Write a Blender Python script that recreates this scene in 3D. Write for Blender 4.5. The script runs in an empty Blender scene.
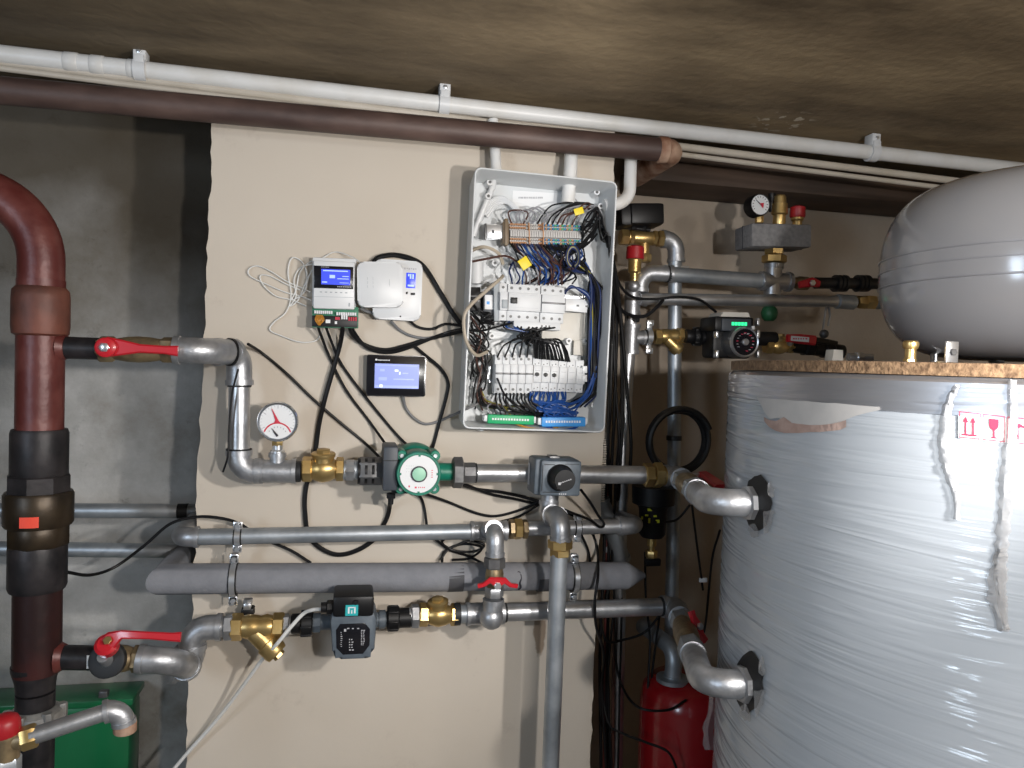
import bpy, bmesh, math, random
from mathutils import Vector, Matrix
random.seed(7)
PI = math.pi
V = Vector
# ------------------------------------------------------------------ camera model
FPX = 740.0
YAW, PITCH, ROLL = math.radians(12), math.radians(-1.5), math.radians(1.9)
CAM = V((0, 0, 1.35))
FW = V((math.sin(YAW)*math.cos(PITCH), math.cos(YAW)*math.cos(PITCH), math.sin(PITCH)))
R0 = V((math.cos(YAW), -math.sin(YAW), 0))
U0 = R0.cross(FW)
UP = U0*math.cos(ROLL) - R0*math.sin(ROLL)
RT = R0*math.cos(ROLL) + U0*math.sin(ROLL)

def ray(px, py):
    return FW + RT*((px-512)/FPX) - UP*((py-384)/FPX)
def W(px, py, y):                       # a point of the place, on the plane y = const parallel to the wall
    d = ray(px, py); return CAM + d*(y/d.y)
def Wz(px, py, z):
    d = ray(px, py); return CAM + d*((z-CAM.z)/d.z)
def S(px, py, y, w):                    # metres for w pixels there
    d = ray(px, py); return w*(y/d.y)/FPX

# ------------------------------------------------------------------ materials
def mk(name, col, rough=.5, metal=0., col2=None, vs=8., lo=.35, hi=.65, bump=0., bs=60., coat=0., emis=None, es=1., alpha=1., detail=5., stretch=None, spec=.5, roughvar=0.):
    m = bpy.data.materials.new(name); m.use_nodes = True
    nt = m.node_tree; N = nt.nodes; L = nt.links
    p = N['Principled BSDF']
    p.inputs['Base Color'].default_value = (*col, 1)
    p.inputs['Roughness'].default_value = rough
    p.inputs['Metallic'].default_value = metal
    p.inputs['Coat Weight'].default_value = coat
    p.inputs['Coat Roughness'].default_value = .12
    p.inputs['Specular IOR Level'].default_value = spec
    p.inputs['Alpha'].default_value = alpha
    if emis:
        p.inputs['Emission Color'].default_value = (*emis, 1); p.inputs['Emission Strength'].default_value = es
    if col2 or bump:
        tc = N.new('ShaderNodeTexCoord'); mp = N.new('ShaderNodeMapping')
        L.new(tc.outputs['Object'], mp.inputs['Vector'])
        if stretch: mp.inputs['Scale'].default_value = stretch
    if col2:
        n = N.new('ShaderNodeTexNoise'); n.inputs['Scale'].default_value = vs; n.inputs['Detail'].default_value = detail
        L.new(mp.outputs[0], n.inputs['Vector'])
        r = N.new('ShaderNodeValToRGB'); r.color_ramp.elements[0].position = lo; r.color_ramp.elements[1].position = hi
        r.color_ramp.elements[0].color = (*col, 1); r.color_ramp.elements[1].color = (*col2, 1)
        L.new(n.outputs['Fac'], r.inputs['Fac']); L.new(r.outputs['Color'], p.inputs['Base Color'])
        if roughvar:
            mr = N.new('ShaderNodeMapRange'); mr.inputs['To Min'].default_value = rough-roughvar; mr.inputs['To Max'].default_value = rough+roughvar
            L.new(n.outputs['Fac'], mr.inputs['Value']); L.new(mr.outputs[0], p.inputs['Roughness'])
    if bump:
        n2 = N.new('ShaderNodeTexNoise'); n2.inputs['Scale'].default_value = bs; n2.inputs['Detail'].default_value = 4
        L.new(mp.outputs[0], n2.inputs['Vector'])
        b = N.new('ShaderNodeBump'); b.inputs['Strength'].default_value = bump; b.inputs['Distance'].default_value = .004
        L.new(n2.outputs['Fac'], b.inputs['Height']); L.new(b.outputs[0], p.inputs['Normal'])
    return m
M = {}
M['galv'] = mk('galvanised_steel', (.46,.47,.49), .36, .85, (.62,.63,.65), 22, bump=.08, bs=90, roughvar=.1)
M['galv_dull'] = mk('dull_galvanised_steel', (.30,.33,.36), .45, .7, (.45,.48,.51), 18, bump=.08, bs=70)
M['malleable'] = mk('malleable_fitting', (.36,.37,.39), .42, .8, (.50,.51,.53), 40, bump=.15, bs=160)
M['brass'] = mk('brass', (.50,.34,.13), .34, .85, (.62,.45,.20), 30, bump=.06, bs=120)
M['brass_dark'] = mk('tarnished_brass', (.20,.15,.09), .45, .7, (.36,.27,.15), 40, bump=.1, bs=120)
M['redlever'] = mk('red_lever_paint', (.50,.012,.022), .33, coat=.4)
M['redplastic'] = mk('red_cap_plastic', (.34,.010,.016), .42)
M['black'] = mk('black_plastic', (.007,.007,.008), .45, spec=.35)
M['cable'] = mk('black_cable_sheath', (.005,.005,.006), .48, spec=.3)
M['gasket'] = mk('black_sealant', (.014,.015,.017), .55)
M['nutgrey'] = mk('dark_iron_nut', (.11,.11,.115), .42, .5, (.17,.17,.17), 40, bump=.1, bs=120)
M['pumpbox'] = mk('slate_plastic', (.045,.053,.066), .5)
M['pumpbody'] = mk('slate_cast_iron', (.085,.105,.128), .46, .1, (.11,.135,.16), 60, bump=.12, bs=200)
M['green'] = mk('green_cast_iron', (.004,.16,.10), .42, 0, (.006,.20,.13), 40, bump=.12, bs=160)
M['whiteface'] = mk('white_label', (.74,.75,.76), .45)
M['mint'] = mk('mint_plug', (.33,.62,.45), .45)
M['white'] = mk('white_plastic', (.66,.67,.68), .38)
M['whitepvc'] = mk('white_pvc', (.70,.70,.69), .4, 0, (.62,.60,.56), 14, .45, .8)
M['creampvc'] = mk('aged_cream_pvc', (.52,.47,.40), .45, 0, (.42,.37,.30), 14, .4, .8)
M['cabinet'] = mk('cabinet_plastic', (.60,.62,.63), .38)
M['breaker'] = mk('breaker_plastic', (.63,.64,.65), .45)
M['breakergrey'] = mk('grey_module_plastic', (.34,.37,.39), .5)
M['offwhite'] = mk('off_white_plastic', (.66,.63,.57), .5)
M['screwgrey'] = mk('screw_head', (.10,.10,.10), .5, .5)
M['zinc'] = mk('bright_zinc', (.72,.74,.77), .28, .85)
M['chrome'] = mk('chrome', (.80,.82,.85), .14, .95)
M['redrust'] = mk('red_oxide_paint', (.095,.018,.015), .42, .1, (.24,.085,.070), 13, .45, .9, bump=.3, bs=45)
M['redrust2'] = mk('brown_red_primer', (.075,.028,.020), .55, .1, (.17,.055,.035), 14, bump=.3, bs=40)
M['redblack'] = mk('sooty_red_paint', (.022,.010,.010), .42, .15, (.075,.018,.016), 7, .45, .8, bump=.2, bs=45, spec=.4)
M['riserblack'] = mk('blackened_steel', (.012,.0115,.013), .45, .2, (.032,.028,.030), 24, bump=.15, bs=60, spec=.35)
M['riserbrass'] = mk('blackened_bronze', (.022,.016,.011), .40, .5, (.055,.038,.022), 20, bump=.12, bs=60)
M['flange'] = mk('worn_flange_steel', (.27,.265,.255), .5, .4, (.45,.44,.42), 35, bump=.35, bs=80)
M['ceilpipe'] = mk('rusty_brown_pipe_paint', (.055,.032,.027), .55, .05, (.15,.095,.078), 18, .38, .85, bump=.2, bs=50, stretch=(.4,1,1))
M['rust'] = mk('bare_rust', (.20,.085,.045), .75, 0, (.42,.28,.20), 24, bump=.4, bs=60)
M['foam'] = mk('grey_foam_insulation', (.19,.195,.215), .8, 0, (.22,.225,.245), 30, bump=.25, bs=140)
M['foamblock'] = mk('grey_moulded_foam', (.19,.185,.19), .9, 0, (.25,.245,.245), 90, bump=.4, bs=260)
M['foamdark'] = mk('black_rubber_band', (.06,.06,.066), .7)
M['orange'] = mk('orange_sticker', (.80,.07,.035), .5)
M['pcbgreen'] = mk('pcb_green', (.02,.17,.09), .5)
M['lcdblue'] = mk('lit_blue_lcd', (.02,.03,.3), .3, emis=(.045,.085,.90), es=.85)
M['lcdtext'] = mk('lit_lcd_marks', (.3,.4,.7), .3, emis=(.35,.48,1.), es=.8)
M['screen'] = mk('lit_panel_screen', (.10,.12,.25), .35, 0, emis=(.28,.36,.88), es=.75)
M['screenmark'] = mk('lit_panel_marks', (.3,.35,.6), .25, emis=(.20,.27,.70), es=.8)
M['screenlight'] = mk('lit_panel_bright', (.6,.65,.8), .25, emis=(.70,.78,1.), es=.9)
M['glossblack'] = mk('gloss_black_bezel', (.008,.008,.011), .18)
M['greenled'] = mk('green_led_digits', (.02,.3,.1), .4, emis=(.03,.85,.30), es=1.6)
M['teal'] = mk('teal_sticker', (.02,.38,.40), .45)
M['whitecord'] = mk('white_cord', (.70,.70,.68), .5)
M['greycord'] = mk('grey_cord', (.16,.16,.165), .5)
M['beigecord'] = mk('beige_cord', (.42,.36,.28), .5)
M['bluewire'] = mk('blue_wire', (.010,.06,.25), .4)
M['navywire'] = mk('navy_wire', (.012,.022,.085), .4)
M['brownwire'] = mk('brown_wire', (.075,.032,.024), .4)
M['ygwire'] = mk('yellow_green_wire', (.28,.25,.04), .4)
M['orangewire'] = mk('amber_wire', (.50,.22,.03), .4)
M['greywire'] = mk('grey_wire', (.30,.30,.32), .45)
M['yellowtag'] = mk('yellow_tag', (.80,.62,.02), .5)
M['termor'] = mk('terminal_orange', (.44,.22,.10), .5)
M['termgrey'] = mk('terminal_grey', (.48,.46,.44), .5)
M['termblue'] = mk('terminal_blue', (.02,.20,.42), .5)
M['termgreen'] = mk('terminal_green', (.05,.36,.16), .5)
M['termbrown'] = mk('terminal_end_brown', (.17,.12,.07), .5)
M['barblue'] = mk('neutral_bar_blue', (.05,.30,.72), .45)
M['bargreen'] = mk('earth_bar_green', (.01,.38,.14), .45)
M['redneedle'] = mk('red_ink', (.55,.02,.05), .5)
M['blackink'] = mk('black_ink', (.02,.02,.03), .5)
M['greyink'] = mk('grey_ink', (.42,.42,.44), .5)
M['chipboard'] = mk('chipboard', (.10,.055,.028), .85, 0, (.30,.19,.105), 120, .3, .7, bump=.6, bs=150)
M['vessel'] = mk('grey_gloss_enamel', (.34,.34,.355), .2, 0, coat=.6, bump=.03, bs=5)
M['seam'] = mk('grey_enamel_seam', (.29,.29,.31), .3, coat=.4)
M['redvessel'] = mk('red_gloss_enamel', (.30,.006,.010), .25, coat=.5)
M['greentank'] = mk('green_gloss_enamel', (.004,.115,.040), .28, 0, (.008,.15,.055), 6, bump=.12, bs=9, coat=.4)
M['labelred'] = mk('red_print', (.62,.035,.085), .5)
M['exposed'] = mk('exposed_pinkish_foam', (.32,.22,.19), .8, 0, (.42,.31,.27), 40, bump=.3, bs=90)
M['torn'] = mk('matte_torn_liner', (.42,.415,.41), .75, 0, (.48,.47,.46), 20)
M['film'] = mk('crumpled_clear_film', (.36,.36,.365), .25, 0, bump=.5, bs=50, alpha=.5, coat=.4)
M['hole'] = mk('port_hole_dark', (.008,.008,.009), .55)
M['cap'] = mk('dark_pot_plastic', (.006,.006,.007), .42, spec=.3)
M['yellowprint'] = mk('yellow_print', (.55,.55,.03), .5)
M['capgreen'] = mk('green_cap', (.02,.12,.05), .45)
M['beam'] = mk('rusty_beam_steel', (.042,.027,.019), .7, .1, (.10,.062,.042), 9, bump=.5, bs=25, stretch=(.3,1,1))
M['blackhose'] = mk('ribbed_black_hose', (.010,.010,.011), .38)
M['stainbrown'] = mk('dark_stain', (.12,.085,.06), .8)

def wallmats():
    # plaster board: beige with faint marks, grey scuffs and small dents
    m = mk('beige_plasterboard', (.54,.475,.395), .72, 0, (.595,.53,.45), 2.2, .3, .7, bump=.12, bs=30)
    nt = m.node_tree; N = nt.nodes; L = nt.links; p = N['Principled BSDF']
    src = p.inputs['Base Color'].links[0].from_socket
    tc = N['Texture Coordinate']
    n = N.new('ShaderNodeTexNoise'); n.inputs['Scale'].default_value = 7; n.inputs['Detail'].default_value = 9; n.inputs['Roughness'].default_value = .72
    L.new(tc.outputs['Object'], n.inputs['Vector'])
    r = N.new('ShaderNodeValToRGB'); r.color_ramp.elements[0].position = .60; r.color_ramp.elements[1].position = .78
    r.color_ramp.elements[0].color = (0,0,0,1); r.color_ramp.elements[1].color = (.55,.55,.55,1)
    L.new(n.outputs['Fac'], r.inputs['Fac'])
    mx = N.new('ShaderNodeMix'); mx.data_type = 'RGBA'
    L.new(r.outputs['Color'], mx.inputs['Factor']); L.new(src, mx.inputs['A']); mx.inputs['B'].default_value = (.36,.30,.25,1)
    # brown drip stain and a scuff below the lowest pipe
    sub = N.new('ShaderNodeVectorMath'); sub.operation = 'SUBTRACT'; sub.inputs[1].default_value = W(540,632,1.80); L.new(tc.outputs['Object'], sub.inputs[0])
    scl = N.new('ShaderNodeVectorMath'); scl.operation = 'MULTIPLY'; scl.inputs[1].default_value = (1,0,.22); L.new(sub.outputs['Vector'], scl.inputs[0])
    ln = N.new('ShaderNodeVectorMath'); ln.operation = 'LENGTH'; L.new(scl.outputs['Vector'], ln.inputs[0])
    nz = N.new('ShaderNodeMath'); nz.operation = 'MULTIPLY_ADD'; nz.inputs[1].default_value = .030; L.new(n.outputs['Fac'], nz.inputs[0]); L.new(ln.outputs['Value'], nz.inputs[2])
    st_ = N.new('ShaderNodeMapRange'); st_.inputs['From Min'].default_value = .031; st_.inputs['From Max'].default_value = .027; st_.inputs['To Max'].default_value = .8
    L.new(nz.outputs[0], st_.inputs['Value'])
    m3 = N.new('ShaderNodeMix'); m3.data_type = 'RGBA'; m3.inputs['B'].default_value = (.20,.13,.075,1)
    L.new(st_.outputs[0], m3.inputs['Factor']); L.new(mx.outputs['Result'], m3.inputs['A'])
    L.new(m3.outputs['Result'], p.inputs['Base Color'])
    M['board'] = m
    # back wall: cement render on the left, beige paint on the right of the board
    m = bpy.data.materials.new('cement_and_paint_wall'); m.use_nodes = True
    nt = m.node_tree; N = nt.nodes; L = nt.links; p = N['Principled BSDF']; p.inputs['Roughness'].default_value = .85
    tc = N.new('ShaderNodeTexCoord')
    n1 = N.new('ShaderNodeTexNoise'); n1.inputs['Scale'].default_value = 3.4; n1.inputs['Detail'].default_value = 9; n1.inputs['Roughness'].default_value = .66
    L.new(tc.outputs['Object'], n1.inputs['Vector'])
    r1 = N.new('ShaderNodeValToRGB'); e = r1.color_ramp.elements
    e[0].position = .28; e[0].color = (.20,.175,.135,1); e[1].position = .72; e[1].color = (.60,.59,.57,1)
    k = e.new(.5); k.color = (.40,.39,.37,1)
    L.new(n1.outputs['Fac'], r1.inputs['Fac'])
    n2 = N.new('ShaderNodeTexNoise'); n2.inputs['Scale'].default_value = 16; n2.inputs['Detail'].default_value = 8; n2.inputs['Roughness'].default_value = .75
    L.new(tc.outputs['Object'], n2.inputs['Vector'])
    r2 = N.new('ShaderNodeValToRGB'); r2.color_ramp.elements[0].position = .60; r2.color_ramp.elements[1].position = .78
    r2.color_ramp.elements[0].color = (1,1,1,1); r2.color_ramp.elements[1].color = (.38,.37,.36,1)
    L.new(n2.outputs['Fac'], r2.inputs['Fac'])
    mul = N.new('ShaderNodeMix'); mul.data_type = 'RGBA'; mul.blend_type = 'MULTIPLY'; mul.inputs['Factor'].default_value = 1
    L.new(r1.outputs['Color'], mul.inputs['A']); L.new(r2.outputs['Color'], mul.inputs['B'])
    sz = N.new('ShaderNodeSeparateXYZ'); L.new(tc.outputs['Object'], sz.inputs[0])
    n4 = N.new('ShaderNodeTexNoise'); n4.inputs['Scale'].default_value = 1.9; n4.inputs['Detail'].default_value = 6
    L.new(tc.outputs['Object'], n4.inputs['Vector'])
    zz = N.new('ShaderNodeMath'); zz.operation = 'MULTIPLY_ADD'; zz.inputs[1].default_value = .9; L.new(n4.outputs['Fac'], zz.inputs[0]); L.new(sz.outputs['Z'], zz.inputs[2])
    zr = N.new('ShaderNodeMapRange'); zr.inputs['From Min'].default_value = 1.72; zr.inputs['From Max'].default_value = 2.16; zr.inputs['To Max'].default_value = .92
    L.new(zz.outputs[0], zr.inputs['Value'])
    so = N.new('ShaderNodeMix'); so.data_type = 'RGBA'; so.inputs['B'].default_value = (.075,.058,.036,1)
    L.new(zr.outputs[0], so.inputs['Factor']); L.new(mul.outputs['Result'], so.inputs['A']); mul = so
    r3 = N.new('ShaderNodeValToRGB'); r3.color_ramp.elements[0].position = .3; r3.color_ramp.elements[1].position = .7
    r3.color_ramp.elements[0].color = (.40,.335,.27,1); r3.color_ramp.elements[1].color = (.50,.425,.345,1)
    L.new(n1.outputs['Fac'], r3.inputs['Fac'])
    sx = N.new('ShaderNodeSeparateXYZ'); L.new(tc.outputs['Object'], sx.inputs[0])
    mr = N.new('ShaderNodeMapRange'); mr.inputs['From Min'].default_value = .30; mr.inputs['From Max'].default_value = .34
    L.new(sx.outputs['X'], mr.inputs['Value'])
    mx = N.new('ShaderNodeMix'); mx.data_type = 'RGBA'
    L.new(mr.outputs[0], mx.inputs['Factor']); L.new(mul.outputs['Result'], mx.inputs['A']); L.new(r3.outputs['Color'], mx.inputs['B'])
    L.new(mx.outputs['Result'], p.inputs['Base Color'])
    b = N.new('ShaderNodeBump'); b.inputs['Strength'].default_value = .35; b.inputs['Distance'].default_value = .01
    L.new(n2.outputs['Fac'], b.inputs['Height']); L.new(b.outputs[0], p.inputs['Normal'])
    M['wall'] = m
    # ceiling: sooty brown concrete with brushed streaks and a few flakes of old paint
    m = bpy.data.materials.new('sooty_ceiling'); m.use_nodes = True
    nt = m.node_tree; N = nt.nodes; L = nt.links; p = N['Principled BSDF']; p.inputs['Roughness'].default_value = .8
    tc = N.new('ShaderNodeTexCoord')
    mp = N.new('ShaderNodeMapping'); mp.inputs['Scale'].default_value = (.8,2.2,1); mp.inputs['Rotation'].default_value = (0,0,.25)
    L.new(tc.outputs['Object'], mp.inputs['Vector'])
    n1 = N.new('ShaderNodeTexNoise'); n1.inputs['Scale'].default_value = 2.0; n1.inputs['Detail'].default_value = 9; n1.inputs['Roughness'].default_value = .6
    L.new(mp.outputs[0], n1.inputs['Vector'])
    r1 = N.new('ShaderNodeValToRGB'); e = r1.color_ramp.elements
    e[0].position = .30; e[0].color = (.066,.046,.026,1); e[1].position = .72; e[1].color = (.30,.228,.138,1)
    L.new(n1.outputs['Fac'], r1.inputs['Fac'])
    n2 = N.new('ShaderNodeTexNoise'); n2.inputs['Scale'].default_value = 38; n2.inputs['Detail'].default_value = 5
    L.new(tc.outputs['Object'], n2.inputs['Vector'])
    r2 = N.new('ShaderNodeValToRGB'); r2.color_ramp.elements[0].position = .56; r2.color_ramp.elements[1].position = .59
    L.new(n2.outputs['Fac'], r2.inputs['Fac'])
    ctr = Wz(782, 122, 2.003)
    vd = N.new('ShaderNodeVectorMath'); vd.operation = 'DISTANCE'; vd.inputs[1].default_value = ctr
    L.new(tc.outputs['Object'], vd.inputs[0])
    lt = N.new('ShaderNodeMapRange'); lt.inputs['From Min'].default_value = .09; lt.inputs['From Max'].default_value = .05
    L.new(vd.outputs['Value'], lt.inputs['Value'])
    mm = N.new('ShaderNodeMath'); mm.operation = 'MULTIPLY'; L.new(r2.outputs['Color'], mm.inputs[0]); L.new(lt.outputs[0], mm.inputs[1])
    mx = N.new('ShaderNodeMix'); mx.data_type = 'RGBA'; L.new(mm.outputs[0], mx.inputs['Factor'])
    # smoke staining in loose clouds, plus lamp falloff painted in: darker left, lighter right
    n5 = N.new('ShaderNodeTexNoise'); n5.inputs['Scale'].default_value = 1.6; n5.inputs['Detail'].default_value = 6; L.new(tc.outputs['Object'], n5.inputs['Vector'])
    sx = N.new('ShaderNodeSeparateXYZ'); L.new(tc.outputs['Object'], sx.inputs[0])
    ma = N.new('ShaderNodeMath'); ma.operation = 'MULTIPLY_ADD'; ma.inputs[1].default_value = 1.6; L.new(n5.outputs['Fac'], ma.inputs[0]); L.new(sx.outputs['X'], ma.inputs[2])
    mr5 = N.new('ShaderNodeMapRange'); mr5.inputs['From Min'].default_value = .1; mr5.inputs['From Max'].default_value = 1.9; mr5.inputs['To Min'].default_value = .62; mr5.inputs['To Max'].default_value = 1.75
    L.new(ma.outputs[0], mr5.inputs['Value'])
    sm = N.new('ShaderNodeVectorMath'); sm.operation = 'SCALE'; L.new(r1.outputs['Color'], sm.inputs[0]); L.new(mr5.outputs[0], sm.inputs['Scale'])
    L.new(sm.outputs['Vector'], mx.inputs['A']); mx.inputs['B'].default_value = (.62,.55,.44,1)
    L.new(mx.outputs['Result'], p.inputs['Base Color'])
    b = N.new('ShaderNodeBump'); b.inputs['Strength'].default_value = .3; b.inputs['Distance'].default_value = .008
    L.new(n2.outputs['Fac'], b.inputs['Height']); L.new(b.outputs[0], p.inputs['Normal'])
    M['ceiling'] = m
    M['floor'] = mk('grey_concrete_floor', (.10,.097,.092), .8, 0, (.18,.175,.17), 3, bump=.3, bs=30)
    # stretch film round the big tank: creases run round it, slightly slanted
    m = bpy.data.materials.new('white_jacket_under_film'); m.use_nodes = True
    nt = m.node_tree; N = nt.nodes; L = nt.links; p = N['Principled BSDF']
    p.inputs['Base Color'].default_value = (.385,.42,.46,1); p.inputs['Roughness'].default_value = .42
    p.inputs['Coat Weight'].default_value = .9; p.inputs['Coat Roughness'].default_value = .07
    uv = N.new('ShaderNodeUVMap')
    hs = None
    for rot, sc, amp, s in ((.16,(1.3,26,1),1.,1.0), (-.20,(1.6,22,1),.8,1.0), (.5,(3,14,1),.35,1.0)):
        mp = N.new('ShaderNodeMapping'); mp.inputs['Rotation'].default_value = (0,0,rot); mp.inputs['Scale'].default_value = sc
        L.new(uv.outputs[0], mp.inputs['Vector'])
        n = N.new('ShaderNodeTexNoise'); n.inputs['Scale'].default_value = s; n.inputs['Detail'].default_value = 3.5; n.inputs['Distortion'].default_value = .5
        L.new(mp.outputs[0], n.inputs['Vector'])
        # sharp creases: ridge of the noise
        a = N.new('ShaderNodeMath'); a.operation = 'SUBTRACT'; a.inputs[1].default_value = .5; L.new(n.outputs['Fac'], a.inputs[0])
        ab = N.new('ShaderNodeMath'); ab.operation = 'ABSOLUTE'; L.new(a.outputs[0], ab.inputs[0])
        q = N.new('ShaderNodeMapRange'); q.inputs['From Max'].default_value = .10; q.inputs['To Min'].default_value = amp; q.inputs['To Max'].default_value = 0
        q.interpolation_type = 'SMOOTHSTEP'
        L.new(ab.outputs[0], q.inputs['Value'])
        if hs is None: hs = q.outputs[0]
        else:
            ad = N.new('ShaderNodeMath'); ad.operation = 'ADD'; L.new(hs, ad.inputs[0]); L.new(q.outputs[0], ad.inputs[1]); hs = ad.outputs[0]
    b = N.new('ShaderNodeBump'); b.inputs['Strength'].default_value = .6; b.inputs['Distance'].default_value = .0035
    L.new(hs, b.inputs['Height']); L.new(b.outputs[0], p.inputs['Coat Normal'])
    b2 = N.new('ShaderNodeBump'); b2.inputs['Strength'].default_value = .16; b2.inputs['Distance'].default_value = .003
    L.new(hs, b2.inputs['Height']); L.new(b2.outputs[0], p.inputs['Normal'])
    M['jacket'] = m
    m2 = m.copy(); m2.name = 'silver_band_under_film'; M['silver'] = m2
    q = m2.node_tree.nodes['Principled BSDF']; q.inputs['Base Color'].default_value = (.40,.41,.44,1); q.inputs['Metallic'].default_value = .75; q.inputs['Roughness'].default_value = .38
wallmats()

# ------------------------------------------------------------------ mesh builder
def fillet(pts, rad, n=8):
    pts = [V(p) for p in pts]; out = [pts[0]]
    for i in range(1, len(pts)-1):
        a, c, b = pts[i-1], pts[i], pts[i+1]
        d0 = (a-c); d1 = (b-c); l0, l1 = d0.length, d1.length; d0.normalize(); d1.normalize()
        ang = d0.angle(d1)
        if ang > PI-.03: out.append(c); continue
        t = min(rad/math.tan(ang/2), l0*.49 if i > 1 else l0*.98, l1*.49 if i < len(pts)-2 else l1*.98)
        p0 = c+d0*t; p1 = c+d1*t; rr = t*math.tan(ang/2)
        ce = c+(d0+d1).normalized()*(rr/math.sin(ang/2))
        v0 = p0-ce; v1 = p1-ce; th = v0.angle(v1)
        for k in range(n+1):
            f = k/n
            out.append(ce + (v0*math.sin((1-f)*th)+v1*math.sin(f*th))/math.sin(th))
    out.append(pts[-1]); return out
def spline(pts, n=8):
    pts = [V(p) for p in pts]
    if len(pts) < 3: return pts
    P = [pts[0]*2-pts[1]]+pts+[pts[-1]*2-pts[-2]]; out = []
    for i in range(1, len(P)-2):
        for k in range(n):
            t = k/n; a, b, c, d = P[i-1], P[i], P[i+1], P[i+2]
            out.append(.5*((2*b)+(c-a)*t+(2*a-5*b+4*c-d)*t*t+(3*b-a-3*c+d)*t**3))
    out.append(pts[-1]); return out
def frame_of(d):
    d = V(d).normalized()
    a = V((0,0,1)) if abs(d.z) < .9 else V((1,0,0))
    x = a.cross(d).normalized(); y = d.cross(x)
    return x, y, d

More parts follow.
